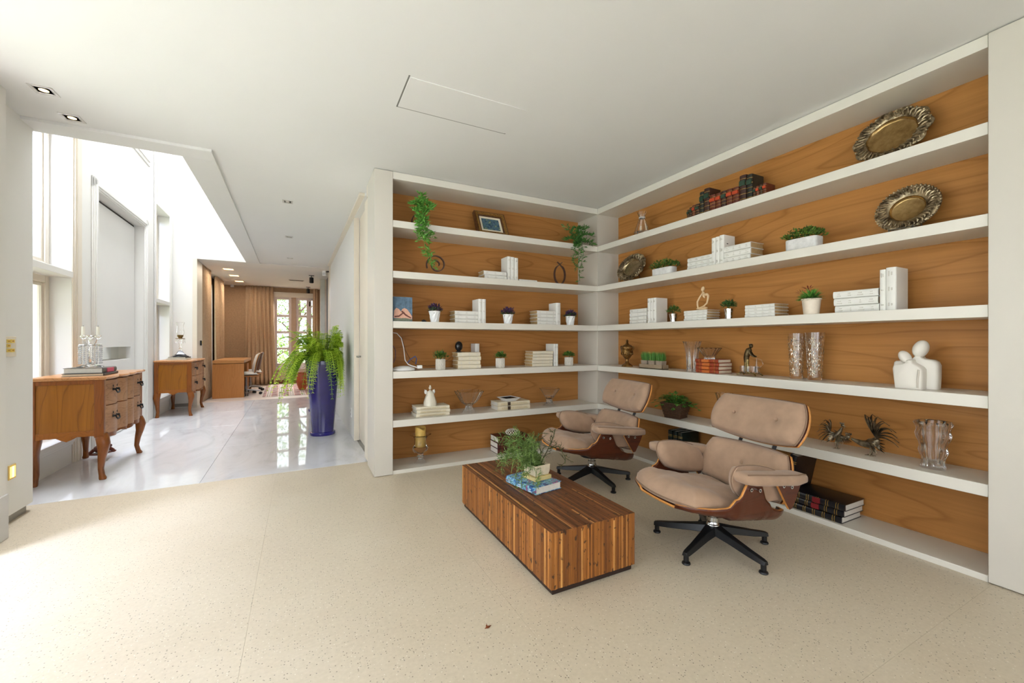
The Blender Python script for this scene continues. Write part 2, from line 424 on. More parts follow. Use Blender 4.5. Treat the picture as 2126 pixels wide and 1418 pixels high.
# pivot door with its moulded casing and a mirrored letter slot
dr = MB(); XD = XL - .1
YA, YB, ZT = 6.22, 7.87, 2.88
for y0, y1, z0, z1 in ((YA, YB, 1.13, ZT - .03), (YA, YB, 0.01, .96), (YA, 6.58, .96, 1.13), (7.70, YB - .012, .96, 1.13)):
    dr.box(XD - .05, XD, y0, y1 - .012 if y1 == YB else y1, z0, z1)
d1 = struct(dr.build('door_1', WHITE, xf=corr, smooth=False), 'tall flush white door with a mirrored slot')
dc = MB()
for dx, w in ((.014, .125), (.026, .095), (.036, .05)):
    o_ = .125 - w if w < .12 else 0
    dc.box(XL, XL + dx, YA - .125 + o_ * .5, YA - .125 + o_ * .5 + w, .0, ZT + .125 - o_ * .5)
    dc.box(XL, XL + dx, YB + .0 + o_ * .5, YB + o_ * .5 + w, .0, ZT + .125 - o_ * .5)
    dc.box(XL, XL + dx, YA - .125 + o_ * .5, YB + o_ * .5 + w, ZT + o_ * .5, ZT + o_ * .5 + w)
dc.build('casing', WHITE, d1, xf=corr, bevel=.003, seg=1)
dg = MB(); dg.box(XL - .3, XL - .11, YB - .011, YB, 0, ZT).box(XL - .3, XL - .11, YA, YB, ZT - .028, ZT)
dg.build('shadow_gap', plain('gap_dark', (70, 64, 58), .8), d1, xf=corr, smooth=False)
sm = MB().box(XD - .14, XD - .13, 6.58, 7.70, .94, 1.15).build('slot_mirror', plain('mirror_silver', (240, 242, 240), .02, 1.0, var=0), d1, xf=corr, smooth=False)
sb = MB(); sb.box(XD - .14, XD - .045, 6.57, 7.71, .945, .96).box(XD - .14, XD - .045, 6.57, 7.71, 1.13, 1.145).box(XD - .14, XD - .045, 7.70, 7.712, .95, 1.14).box(XD - .14, XD - .045, 6.568, 6.58, .95, 1.14)
sb.build('slot_lining', LACQ, d1, xf=corr, smooth=False)
w3 = MB()
for dx, w in ((.014, .13), (.028, .08)):
    w3.box(XL, XL + dx, 6.35 - w, 8.0 + w, 3.98 - w, 3.98).box(XL, XL + dx, 6.35 - w, 6.35, 3.98, 5.2).box(XL, XL + dx, 8.0, 8.0 + w, 3.98, 5.2).box(XL, XL + dx, 6.35 - w, 8.0 + w, 5.2, 5.2 + w)
w3 = struct(w3.build('window_3', WHITE, xf=corr, bevel=.003, seg=1), 'upper hall light above the pivot door')
f3 = MB(); f3.box(XL - .2, XL - .14, 6.35, 6.43, 3.98, 5.2).box(XL - .2, XL - .14, 7.92, 8.0, 3.98, 5.2).box(XL - .2, XL - .14, 6.43, 7.92, 3.98, 4.06).box(XL - .2, XL - .14, 6.43, 7.92, 5.12, 5.2)
f3.build('window_frame', WHITE, w3, xf=corr); MB().box(XL - .175, XL - .17, 6.43, 7.92, 4.06, 5.12).build('pane', PANE, w3, xf=corr, smooth=False)

fw = MB().box(-2.0, -1.655, 9.43, 9.98, -.02, ZC - .012)
wf = struct(fw.build('wall_far', WHITE, xf=corr), 'white return wall beside the study opening')
jb = MB(); jb.box(-1.66, -1.64, 9.44, 9.99, 0, ZC - .015).box(-1.70, -1.63, 9.425, 9.46, 0, ZC - .015)
struct(jb.build('trim_4', CREAM, xf=corr, bevel=.003, seg=1), 'cream jamb of the study opening')
struct(MB().box(-2.0, -1.7, 9.405, 9.43, 0.02, .075).build('baseboard_far', GREYTRIM, xf=corr), 'grey base strip')
up = MB(); up.box(-.865, -.66, 4.25, 9.43, 2.95, 5.6).box(-2.3, -.66, 4.05, 4.25, 2.95, 5.6)
struct(up.build('wall_upper', WHITE, xf=corr), 'upper walls of the double-height hall')
rf = MB(); rf.box(-2.4, -.6, 4.0, 4.75, 5.6, 5.7).box(-2.4, -.6, 8.9, 10.1, 5.6, 5.7).box(-2.4, -1.9, 4.75, 8.9, 5.6, 5.7).box(-.9, -.6, 4.75, 8.9, 5.6, 5.7)
rf = struct(rf.build('ceiling', CEIL, xf=corr, smooth=False), 'high hall ceiling with a skylight')
MB().box(-1.92, -.88, 4.73, 8.92, 5.66, 5.67).build('skylight_pane', PANE, rf, xf=corr, smooth=False)

# hall: right wall with a recessed door
XR = .59
rw = MB(); rw.box(XR, XR + .14, 5.34, 9.02, 0, ZC).box(XR, XR + .14, 4.47, 5.34, 2.70, ZC)
wr = struct(rw.build('wall_right_hall', WHITE, xf=corr, smooth=False), 'white wall along the right of the hall')
rc = MB(); rc.box(XR - .05, XR, 4.5, 9.02, ZC - .03, ZC)
struct(rc.build('trim_5', CREAM, xf=corr), 'cream cornice strip along the hall wall')
d2 = MB(); d2.box(XR + .062, XR + .1, 4.47, 5.325, .012, 2.69)
d2 = struct(d2.build('door_2', CREAM, xf=corr), 'cream door recessed in the hall wall')
jm = MB(); jm.box(XR - .006, XR + .14, 4.22, 4.47, .016, 2.62).box(XR - .012, XR + .02, 4.20, 4.30, 2.62, ZC)
jm.build('jamb', CREAM, d2, xf=corr, bevel=.002, seg=1)
jm = MB(); jm.box(XR - .004, XR + .055, 5.325, 5.345, 0, 2.70); jm.build('jamb', CREAM, d2, xf=corr)
hn = MB(); hn.cyl((XR + .06, 5.22, 1.02), (XR + .02, 5.22, 1.02), .011).box(XR + .01, XR + .028, 5.1, 5.23, 1.01, 1.03); hn.build('door_handle', GREYTRIM, d2, xf=corr)
eb = MB(); eb.box(XR - .012, XR + .14, 9.02, 9.12, 0, ZC).box(XR - .02, XR + .1, 9.05, 9.09, 0, ZC).box(XR + .02, XR + .14, 9.12, 9.98, 0, ZC)
struct(eb.build('trim_6', CREAM, xf=corr, bevel=.003, seg=1), 'cream end casing of the hall wall')

# study beyond
STW = plain('tan_grasscloth', (172, 142, 112), .85, var=.10, scale=(30), bmp=.3, bscale=90)
DADO = plain('pinkish_beige_paint', (205, 178, 158), .6, var=.02)
WF = (-.72, .48); YF = 13.5
sw = MB(); sw.box(-2.0, WF[0], YF, YF + .25, -.02, ZC + .02).box(WF[1], .9, YF, YF + .25, -.02, ZC + .02).box(WF[0], WF[1], YF, YF + .25, 2.60, ZC + .02)
struct(sw.build('wall_study', STW, xf=corr, smooth=False), 'tan grasscloth end wall of the study')
struct(MB().box(WF[0] - .0, WF[1], YF, YF + .25, -.02, .47).build('wall_under_window', DADO, xf=corr), 'beige wall under the study window')
SL = (10.9, 12.0)
so_ = MB(); so_.box(-1.98, -1.8, 9.98, SL[0], -.02, ZC).box(-1.98, -1.8, SL[1], YF, -.02, ZC).box(-1.98, -1.8, *SL, -.02, .5).box(-1.98, -1.8, *SL, 2.5, ZC)
struct(so_.build('wall_study_left', STW, xf=corr, smooth=False), 'left wall of the study behind curtains')
w4 = MB(); w4.box(-1.95, -1.87, SL[0], SL[0] + .07, .5, 2.5).box(-1.95, -1.87, SL[1] - .07, SL[1], .5, 2.5).box(-1.95, -1.87, SL[0] + .07, SL[1] - .07, .5, .58).box(-1.95, -1.87, SL[0] + .07, SL[1] - .07, 2.42, 2.5).box(-1.95, -1.87, 11.42, 11.48, .58, 2.42)
w4 = struct(w4.build('window_4', LACQ, xf=corr), 'side window of the study behind curtains')
MB().box(-1.915, -1.91, SL[0] + .05, SL[1] - .05, .55, 2.45).build('pane', PANE, w4, xf=corr, smooth=False)
sr = MB(); sr.box(.62, .8, 11.2, YF, -.02, ZC)
struct(sr.build('wall_study_right', plain('study_wall_beige', (216, 198, 176), .7), xf=corr), 'beige right wall of the study')
MBd = MB().box(.66, .70, 9.98, 11.2, 0, ZC)
struct(MBd.build('door_3', plain('slate_grey_door', (92, 98, 102), .5), xf=corr), 'slate grey door leaf at the study')
ps = MB(); ps.box(.52, .62, 11.2, 11.32, 0, ZC).box(.57, .62, 11.32, 11.55, 0, ZC)
struct(ps.build('trim_7', plain('pale_green_cream', (214, 212, 196), .5), xf=corr, bevel=.004, seg=1), 'pale post at the study side')

# study end window: two casements of four panes and narrow side lights, in a painted frame
FRM = plain('mauve_white_frame', (222, 210, 208), .45); BRN = plain('tan_post', (186, 160, 138), .5)
z0, z1 = .47, 2.60
f4 = MB(); f4.box(WF[0], WF[1], YF + .03, YF + .13, z1 - .13, z1).box(WF[0], WF[1], YF + .03, YF + .13, z0, z0 + .09)
f4.box(WF[0], WF[0] + .03, YF + .03, YF + .13, z0, z1).box(WF[1] - .03, WF[1], YF + .03, YF + .13, z0, z1)
f4 = struct(f4.build('window_5', FRM, xf=corr, bevel=.004, seg=1), 'study window with multi-pane casements')
MB().box(WF[0] - .05, WF[1] + .05, YF - .06, YF + .1, .40, .47).build('window_sill', FRM, f4, xf=corr, bevel=.004, seg=1)
rows = [(.58, .97), (1.03, 1.43), (1.50, 1.90), (1.97, 2.40)]
def casement(xa, xb, pa, pb, m_, nm):
    q = MB(); q.box(xa, pa, YF + .02, YF + .08, z0 + .09, z1 - .13).box(pb, xb, YF + .02, YF + .08, z0 + .09, z1 - .13)
    zz = [z0 + .09] + [v for r in rows for v in r] + [z1 - .13]
    for k in range(0, len(zz), 2): q.box(pa, pb, YF + .025, YF + .075, zz[k], zz[k + 1])
    o = q.build(nm, m_, f4, xf=corr, bevel=.003, seg=1)
    for r in rows: MB().box(pa - .004, pb + .004, YF + .048, YF + .053, r[0] - .004, r[1] + .004).build('pane', PANE, o, xf=corr, smooth=False)
    return o
casement(WF[0] + .03, -.57, WF[0] + .06, -.63, FRM, 'side_light')
c1 = casement(-.57, -.10, -.475, -.19, FRM, 'casement')
c2 = casement(-.02, .36, .06, .27, FRM, 'casement')
casement(.36, WF[1] - .03, .40, WF[1] - .05, FRM, 'side_light')
MB().box(-.12, .0, YF - .01, YF + .09, z0 + .09, z1 - .13).build('centre_post', BRN, f4, xf=corr, bevel=.006)
HB = plain('dark_iron_hinge', (58, 40, 30), .4, .6)
for x in (-.575, .355):
    for z in (.72, 1.45, 2.30):
        MB().box(x - .018, x + .018, YF + .0, YF + .022, z - .07, z + .07).build('hinge', HB, f4, xf=corr, bevel=.003, seg=1)
MB().tube([(-.55, YF + .01, .50), (-.55, YF + .0, .60), (-.55, YF + .01, .66)], .008, 6).build('latch', HB, f4, xf=corr)
pm = MB(); pm.box(-.72, .48, YF - .07, YF - .004, 2.50, 2.60).box(-.70, .46, YF - .09, YF - .07, 2.46, 2.54)
tag(pm.build('curtain_pelmet', CREAM, xf=corr), 'cream pelmet board above the study window', 'pelmet')

# sitting room: near left pier with a rounded corner over a recessed plinth, frame of the glass doors, other walls
pr = MB(); r = .055; X1, Y1 = -1.70, 4.215
poly = [(-2.3, 3.55), (X1, 3.55), (X1, Y1 - r)] + [(X1 - r + r * math.cos(a), Y1 - r + r * math.sin(a)) for a in [PI / 2 * k / 6 for k in range(1, 7)]] + [(-2.3, Y1)]
pr.prism(poly, .06, ZC)
wn_ = struct(pr.build('wall_left_near', WHITE), 'white pier with a rounded corner beside the glass doors')
MB().prism([(p[0] - .025, p[1] - .02) for p in poly], 0, .06).build('baseboard', GREYTRIM, wn_)
fr = MB(); fr.box(-1.95, -1.6, 3.3, 3.645, 0.004, ZC); d4 = struct(fr.build('door_4', WHITE, bevel=.004), 'white frame of the wide glass doors')
MB().box(-1.94, -1.592, 3.29, 3.653, 0, .27).build('plinth_block', plain('grey_white_plinth', (208, 206, 204), .5), d4, bevel=.004)
gf = MB(); gf.box(-1.9, -1.7, -2.2, 3.3, 2.5, ZC).box(-1.85, -1.75, -1.9, -1.8, 0, 2.5).box(-1.83, -1.77, -.02, .05, 0, 2.5).box(-1.83, -1.77, 1.6, 1.67, 0, 2.5)
gf.build('door_frame', WHITE, d4, smooth=False)
struct(MB().box(-1.95, -1.7, -4.6, -1.9, 0, ZC).build('wall_left', WHITE), 'white wall behind the camera at left')
rr = MB(); rr.box(-1.95, -1.0, -3.75, -3.55, 0, ZC).box(2.8, 3.6, -3.75, -3.55, 0, ZC).box(-1.0, 2.8, -3.75, -3.55, 2.55, ZC).box(-1.0, 2.8, -3.75, -3.55, 0, .15)
struct(rr.build('wall_rear', WHITE, smooth=False), 'rear wall with a wide window')
bw = MB(); bw.box(3.385, 3.6, .74, 4.3, 0, ZC).box(.73, 3.6, 4.20, 4.32, 0, ZC)
struct(bw.build('wall_right', WHITE, smooth=False), 'wall behind the bookcases')
rp = MB().box(3.035, 3.6, -3.6, .752, .006, ZC - .006)
struct(rp.build('wall_right_near', POSTW, bevel=.002, seg=1), 'white panelled wall beside the long bookcase')

# garden outside
gr = leafmat('lawn_green', (70, 104, 40), (112, 146, 66))
struct(MB().box(-30, 30, 13.8, 40, -.3, -.15).box(-30, -2.4, -10, 13.8, -.3, -.15).build('ground', plain('garden_ground', (150, 158, 120), .9), smooth=False), 'garden ground outside')
# ------------------------------------------------------------------ bookcases
FX, FY = 3.047, 3.80                                  # front planes of the long and the short bookcase
BX, BY = 3.375, 4.19                                  # their backs
SH = [(.0, .034), (.424, .486), (.865, .928), (1.322, 1.384), (1.776, 1.838), (2.233, 2.295), (2.667, 2.731)]
bk1 = thing('built_in_bookcase', 'white built-in bookcase on the short wall with hanging greenery', 'bookcase', (.575, FY, 0))
def rel(o, root): o.parent = root; o.location = Vector(o.location) - Vector(root.location); return o
def part(mb, name, mats, root, **k):
    L = root.location.copy(); return mb.build(name, mats, root, xf=lambda v: (v[0] - L[0], v[1] - L[1], v[2] - L[2]), **k)
for i, (a, b_) in enumerate(SH):
    d = 0.0 if i else .004
    part(MB().box(.737, FX - .0005, FY + d, BY - .012, a, b_), 'shelf', LACQ, bk1, bevel=.0015, seg=1)
part(MB().box(.737, FX, BY - .012, BY + .006, .034, 2.70), 'back_panel', BACK, bk1, smooth=False)
part(MB().box(.575, .735, FY - .004, BY + .02, .004, ZC - .006), 'end_post', POSTW, bk1, bevel=.0015, seg=1)
bk2 = thing('built_in_bookcase', 'long white built-in bookcase behind the two lounge chairs', 'bookcase', (FX, .753, 0))
for i, (a, b_) in enumerate(SH):
    part(MB().box(FX, BX - .012, .755, FY, a, b_), 'shelf', LACQ, bk2, bevel=.0015, seg=1)
part(MB().box(BX - .012, BX + .006, .753, FY + .005, .034, 2.70), 'back_panel', BACKY, bk2, smooth=False)
part(MB().box(FX + .003, BX, FY + .003, BY, .0, 2.70), 'corner_post', POSTW, bk2, bevel=.0015, seg=1)
SZ = {k: SH[k][1] for k in range(6)}                   # shelf tops: 0 lowest .. 5 highest

def PL(px, lv, d=.06):                                # a place on a short-wall shelf, d behind its front edge
    p = onY(px, FY + d); return Vector((p.x, FY + d, SZ[lv] + .0006))
def PR(px, lv, d=.06):
    p = onX(px, FX + d); return Vector((FX + d, p.y, SZ[lv] + .0006))
def wL(a, b_, d=.06): return abs(onY(b_, FY + d).x - onY(a, FY + d).x)
def wR(a, b_, d=.06): return abs(onX(b_, FX + d).y - onX(a, FX + d).y)
def zat(P, py):                                       # height seen at row py above the place P
    return H - (py - PY) / F * (P.x * SN + P.y * CS)
RR = -PI / 2                                          # things on the long wall turn to face the room
# ------------------------------------------------------------------ books
PAGE = plain('page_cream', (226, 214, 190), .8, var=.05, scale=40); PAGEB = plain('page_tan', (188, 158, 112), .85, var=.12, scale=60)
PAGEW = plain('page_white', (222, 218, 208), .8, var=.04, scale=50)
GOLD = plain('gold_tooling', (196, 160, 84), .35, .8)
WBOOK = plain('white_book_cover', (232, 230, 224), .55, var=.03); CBOOK = plain('cream_book_cover', (224, 214, 192), .55, var=.05, scale=20)
PRINT = plain('pale_grey_print', (212, 207, 198), .6)
def book(L, T, D, pose, cover, pages, name='book', bands=0, bandmat=None, plate=None, lines=0, linemat=None, rnd=.0, root=None, ridge=0):
    """L spine length, T thickness, D depth.  pose 'up': stands, spine to the front; 'flat': lies, spine to the front.
    local front is -y, origin under the middle of the spine"""
    def m(a, b_, c):                                   # a along the spine, b across the thickness, c depth
        return (b_, c, a) if pose == 'up' else (a - L / 2, c, b_ + T / 2)
    r = root or bpy.data.objects.new(name, None)
    if root is None: r.empty_display_size = .05; C.objects.link(r)
    ct = min(.003, T * .12); q = MB()
    def bx(mb, a0, a1, b0, b1, c0, c1):
        mb.add([m(a, b_, c) for a, b_, c in ((a0, b0, c0), (a1, b0, c0), (a1, b1, c0), (a0, b1, c0), (a0, b0, c1), (a1, b0, c1), (a1, b1, c1), (a0, b1, c1))],
               [(0, 3, 2, 1), (4, 5, 6, 7), (0, 1, 5, 4), (1, 2, 6, 5), (2, 3, 7, 6), (3, 0, 4, 7)])
    # cover: two boards and a spine with a rounded back
    n = 6; cv = T * .20 + rnd
    prof = [(-T / 2, D)] + [(-T / 2, .004)] + [(-T / 2 * math.cos(PI * k / n), .004 - cv * math.sin(PI * k / n)) for k in range(1, n)] + [(T / 2, .004), (T / 2, D), (T / 2 - ct, D), (T / 2 - ct, .006), (-T / 2 + ct, .006), (-T / 2 + ct, D)]
    vs = [m(0, b_, c) for b_, c in prof] + [m(L, b_, c) for b_, c in prof]; k = len(prof)
    q.add(vs, [(i, (i + 1) % k, (i + 1) % k + k, i + k) for i in range(k)] + [tuple(range(k)), tuple(reversed(range(k, 2 * k)))])
    q.build('cover', cover, r, ang=30)
    p = MB(); bx(p, .004, L - .004, -T / 2 + ct, T / 2 - ct, .006, D - .005); p.build('pages', pages, r, smooth=False)
    if bands or ridge:
        g = MB()
        for i in range(max(bands, ridge)):
            a = L * (i + .75) / (max(bands, ridge) + .5); w = min(.0016, L * .008)
            for j in range(n):
                t0, t1 = PI * j / n, PI * (j + 1) / n
                f = lambda t, e: m(0, -(T / 2) * math.cos(t), .004 - cv * math.sin(t) - e)
                pts = [Vector(f(t0, .0012)), Vector(f(t1, .0012)), Vector(f(t1, -.002)), Vector(f(t0, -.002))]
                da = Vector(m(1, 0, 0)) - Vector(m(0, 0, 0))
                for o_ in ((-.006, .006) if L > .25 else (0,)): g.add([v + da * (a + o_ - w) for v in pts] + [v + da * (a + o_ + w) for v in pts], [(0, 1, 2, 3), (7, 6, 5, 4), (0, 4, 5, 1), (1, 5, 6, 2), (2, 6, 7, 3), (3, 7, 4, 0)])
        g.build('spine_bands', bandmat or GOLD, r, smooth=False, kind='stuff')
    if plate:
        g = MB(); a0, a1, pm_ = plate; bx(g, L * a0, L * a1, -T * .40, T * .40, -cv * .98 - .0016, 0)
        g.build('title_plate', pm_, r, smooth=False)
    if lines:
        g = MB(); rg = random.Random(int(L * 1e4) + lines)
        for i in range(lines):
            a = L * (.14 + .72 * i / max(1, lines - 1)); hl = L * (.012 + .05 * rg.random())
            bx(g, a - hl, a + hl, -T * .22, -T * .12 , -cv * .95 - .0011, -cv * .3); bx(g, a - hl * .7, a + hl * .6, T * .06, T * .16, -cv * .98 - .0009, -cv * .3)
        g.build('title_lettering', linemat or PRINT, r, smooth=False, kind='stuff')
    return r
def put(o, P, rz=0.0): o.location = P; o.rotation_euler = (0, 0, rz); return o
WORD = ['bottom', 'second', 'third', 'fourth', 'fifth']
WHERE = {}
def stack_flat(P, L, D, n, T, rz, where, cover, pages, group, jit=.004, tie='white book', **kw):
    z = P.z; out = []
    rg = random.Random(int(P.x * 100 + P.y * 77)); one = n == 1
    for i in range(n):
        t = T[i] if isinstance(T, (list, tuple)) else T
        o = book(L * (1 + rg.uniform(-.015, .015)), t * .965, D * (1 + rg.uniform(-.04, .02)), 'flat', cover, pages, **kw)
        dx, dy = rg.uniform(-jit, jit), rg.uniform(0, jit)
        c, s = math.cos(rz), math.sin(rz)
        put(o, (P.x + dx * c - dy * s, P.y + dx * s + dy * c, z + .0004), rz + rg.uniform(-.02, .02))
        pos = ('topmost' if i == n - 1 else WORD[i]) if not one else ''
        tag(o, (f'{tie} lying flat, {pos} of {where}' if not one else f'{tie} lying flat, {where}'), 'book', group)
        z += t; out.append(o)
    return out, z
def row_up(P, sizes, rz, where, cover, pages, group, tie='white book', gap=.0006, **kw):
    """books standing side by side, first one at the left"""
    tot = sum(s[1] + gap for s in sizes); x = -tot / 2; c, s_ = math.cos(rz), math.sin(rz); out = []
    nm = ['left', 'middle', 'right'] if len(sizes) == 3 else (['left', 'right'] if len(sizes) == 2 else None)
    for i, (L, T, D) in enumerate(sizes):
        o = book(L, T, D, 'up', cover[i % len(cover)] if isinstance(cover, list) else cover, pages, **kw)
        x += T / 2; put(o, (P.x + x * c, P.y + x * s_, P.z + .0004), rz); x += T / 2 + gap
        if nm: lb = f'{tie} standing upright, {nm[i]} one {"of two" if len(sizes) == 2 else "of three"} {where}'
        else: lb = f'{tie} standing upright {where}'
        tag(o, lb, 'book', group); out.append(o)
    return out
def flat_between(x0, x1, lv, d, side):
    if side == 'L':
        a, b_ = onY(x0, FY + d), onY(x1, FY + d); return Vector(((a.x + b_.x) / 2, FY + d, SZ[lv])), abs(b_.x - a.x), 0.0
    a, b_ = onX(x0, FX + d), onX(x1, FX + d); return Vector((FX + d, (a.y + b_.y) / 2, SZ[lv])), abs(b_.y - a.y), RR

GB = 'white decorative books on the shelves'
def stackp(x0, x1, ytop, lv, d, side, n, D, where, cover=WBOOK, pages=PAGEB, group=GB, tie='white book', **kw):
    P, L, rz = flat_between(x0, x1, lv, d, side)
    T = (zat(P, ytop) - P.z) / n
    return stack_flat(P, L, D, n, T, rz, where, cover, pages, group, tie=tie, **kw) + (P,)
def rowp(x0, x1, ytop, lv, d, side, fr, D, where, cover=WBOOK, pages=PAGEB, group=GB, tie='white book', **kw):
    P, L, rz = flat_between(x0, x1, lv, d, side); h = zat(P, ytop) - P.z
    s = sum(f[0] for f in fr)
    return row_up(P, [(h * f[1], L * f[0] / s - .0006, D) for f in fr], rz, where, cover, pages, group, tie=tie, **kw)
# short wall
stackp(1005, 1052, 563, 4, .05, 'L', 2, .16, 'the pair under the framed picture', lines=3)
rowp(1053.5, 1076, 533.5, 4, .06, 'L', [(1, 1.0), (1, .99), (1, .97)], .15, 'on the shelf under the framed picture', lines=3)
P, L, rz = flat_between(1078, 1116, 4, .05, 'L'); stack_flat(P, L, .15, 1, .022, rz, 'alone to the right of three upright books below the framed picture', WBOOK, PAGEB, GB, lines=3)
stackp(945, 993, 645.5, 3, .07, 'L', 3, .16, 'the stack between two purple plants', lines=3)
rowp(993.5, 1009, 621, 3, .07, 'L', [(1, 1.0), (1, 1.0)], .17, 'left of the middle purple plant', lines=3)
stackp(1116, 1154, 645, 3, .07, 'L', 4, .17, 'the stack of four right of the middle purple plant', lines=3)
rowp(1154.5, 1164, 629, 3, .07, 'L', [(1, 1)], .15, 'behind the stack of four below the right trailing plant', lines=3)
bs1 = stackp(951, 998, 731.5, 2, .06, 'L', 4, .17, 'the stack under the black camera', lines=3, cover=CBOOK, tie='cream book')
P = PL(991, 2, .24); row_up(P, [(zat(P, 713.5) - P.z, .05, .12)], 0, 'behind the stack with the black camera', WBOOK, PAGEB, GB)
stackp(1106, 1148, 729, 2, .06, 'L', 5, .18, 'the stack of five beside the corner', lines=3, cover=CBOOK, tie='cream book')
rowp(1150, 1159, 714, 2, .07, 'L', [(1, 1), (1, 1)], .17, 'beside the stack of five', lines=3)
PAT = plain('cream_gold_pattern', (206, 186, 140), .6)
an, az, aP = stackp(865, 934, 843.5, 1, .05, 'L', 3, .2, 'the stack under the angel figurine', lines=14, linemat=PAT, cover=CBOOK, pages=PAGEW, group='cream books under the figurine', tie='gold-patterned cream book')
BRN2 = plain('dark_brown_label', (62, 46, 34), .5)
dn, dz_, dP = stackp(1034, 1100, 833, 1, .05, 'L', 2, .19, 'the pair under the square dish', lines=12, linemat=PAT, cover=plain('ivory_leather', (218, 206, 180), .5), pages=PAGEW, plate=(.30, .38, BRN2), group='ivory books under the dish', tie='ivory book with brown label')
BURG = plain('burgundy_leather', (74, 24, 22), .4, var=.25, scale=30)
mn, mz, mP = stackp(1034, 1098, 905, 0, .05, 'L', 3, .2, 'the stack behind the trailing table plant', cover=BURG, pages=PAGEW, bands=5, bandmat=plain('faded_gold', (150, 100, 60), .5), group='burgundy books on the lowest shelf', tie='burgundy leather book')
# long wall
stackp(1427, 1478, 532, 4, .06, 'R', 3, .15, 'the stack left of the flower-print book', lines=4)
b3 = rowp(1477, 1503, 491, 4, .06, 'R', [(1, .98), (1, .99), (1.15, 1.01)], .14, 'in the long row of white books', lines=3)
CP = MB(); rg = random.Random(5); b0 = b3[2]; Lb = .215
for (y, z, s) in ((.05, .085, .018), (.075, .10, .018), (.10, .115, .017), (.06, .06, .015), (.09, .065, .013)):
    CP.cbox((-.0010, y, z), (.0012, .006, s * 1.2)); CP.sphere((-.0010, y, z + s), (.0012, .007, .008), 8, 5); CP.cbox((-.0010, y + .006, z - .004), (.0012, .012, .004))
CP.box(-.0016, -.0004, .035, .055, .150, .156)
cpo = CP.build('cover_print', plain('black_ink', (36, 34, 34), .6), b0, smooth=False, kind='stuff')
# the cover print sits on the board that faces the camera
hbk = [c for c in kids(b0) if c.name.startswith('cover')][0]
xs_ = max(v.co.x for v in hbk.data.vertices); cpo.location = (xs_ + .0012, 0, .02)
b0['label'] = 'upright white book with small black figures printed on its cover'
stackp(1503, 1558, 507, 4, .05, 'R', 3, .17, 'the stack right of the flower-print book', lines=4)
stackp(1307, 1342, 641, 3, .06, 'R', 4, .17, 'the stack nearest the corner', lines=3)
rowp(1344, 1362, 619, 3, .06, 'R', [(1, 1), (.9, 1), (1.1, 1)], .155, 'near the corner beside a silver cup', lines=3)
tn, tz, tP = stackp(1420, 1467, 644, 3, .05, 'R', 4, .17, 'the stack under the thinker figure', lines=4)
stackp(1546, 1607, 632, 3, .05, 'R', 4, .18, 'the stack left of the cream bucket plant', lines=4)
stackp(1732, 1824, 601.5, 3, .07, 'R', 3, .15, 'the stack right of the cream bucket plant', lines=4)
rowp(1826, 1861, 556, 3, .06, 'R', [(.65, .97), (1.05, 1.0)], .15, 'at the right end of the shelf', lines=3)
REDB = plain('red_leather', (142, 58, 30), .4, var=.2, scale=30)
rn, rz_, rP = stackp(1444, 1491, 745.5, 2, .06, 'R', 4, .18, 'the stack under the fluted glass bowl', cover=REDB, pages=PAGE, bands=4, plate=(.30, .62, plain('orange_label', (196, 104, 40), .45)), group='red leather books under the glass bowl', tie='red leather book')
# antique leather books in a row on the topmost shelf
ABK = [plain('dark_brown_leather', (58, 32, 24), .4, var=.3, scale=30), plain('black_green_leather', (36, 36, 30), .4, var=.3, scale=30), plain('red_brown_leather', (96, 42, 26), .4, var=.25, scale=30)]
ORG = plain('orange_red_label', (186, 66, 26), .5); GRN = plain('green_label', (40, 66, 48), .5)
spec = [(1426, 1431, 436, 0), (1431, 1436.5, 431, 0), (1436.5, 1443, 426.5, 2), (1443, 1452.5, 424, 0), (1452.5, 1461.5, 399, 1), (1461.5, 1473.5, 391.5, 0), (1473.5, 1486, 405, 2), (1486, 1497, 401.5, 2), (1497, 1508, 397, 0), (1508, 1521, 393, 2), (1521, 1535, 389, 2),
        (1535, 1550, 364.5, 0), (1550, 1562.5, 362.5, 1), (1562.5, 1569, 389, 0), (1569, 1576, 386.5, 2), (1576, 1583, 383.5, 0), (1583, 1591, 380.5, 2)]
ctw = ['leftmost of the antique row', 'second from the left of the antique row', 'third from the left of the antique row', 'fourth from the left of the antique row', 'shorter dark one of the left tall pair', 'taller dark one of the left tall pair',
       'first with an orange label right of the left tall pair', 'second with an orange label right of the left tall pair', 'third with an orange label right of the left tall pair', 'fourth with an orange label right of the left tall pair', 'orange labelled, just left of the tallest pair',
       'left one of the tallest pair', 'right one of the tallest pair', 'first small one right of the tallest pair', 'second small one right of the tallest pair', 'third small one right of the tallest pair', 'rightmost of the antique row']
for (x0, x1, yt, mi), lb in zip(spec, ctw):
    d = .07; a, b_ = onX(x0, FX + d), onX(x1, FX + d); P = Vector((FX + d, (a.y + b_.y) / 2, SZ[5])); h = zat(P, yt) - P.z
    o = book(h, abs(a.y - b_.y) - .0008, .14 if h > .2 else .11, 'up', ABK[mi], PAGEB, bands=5, plate=(.62, .80, ORG if mi == 2 else GRN), rnd=.002)
    put(o, P + Vector((0, 0, .0004)), RR); tag(o, 'old leather-bound book, ' + lb, 'book', 'antique leather books on the top shelf')
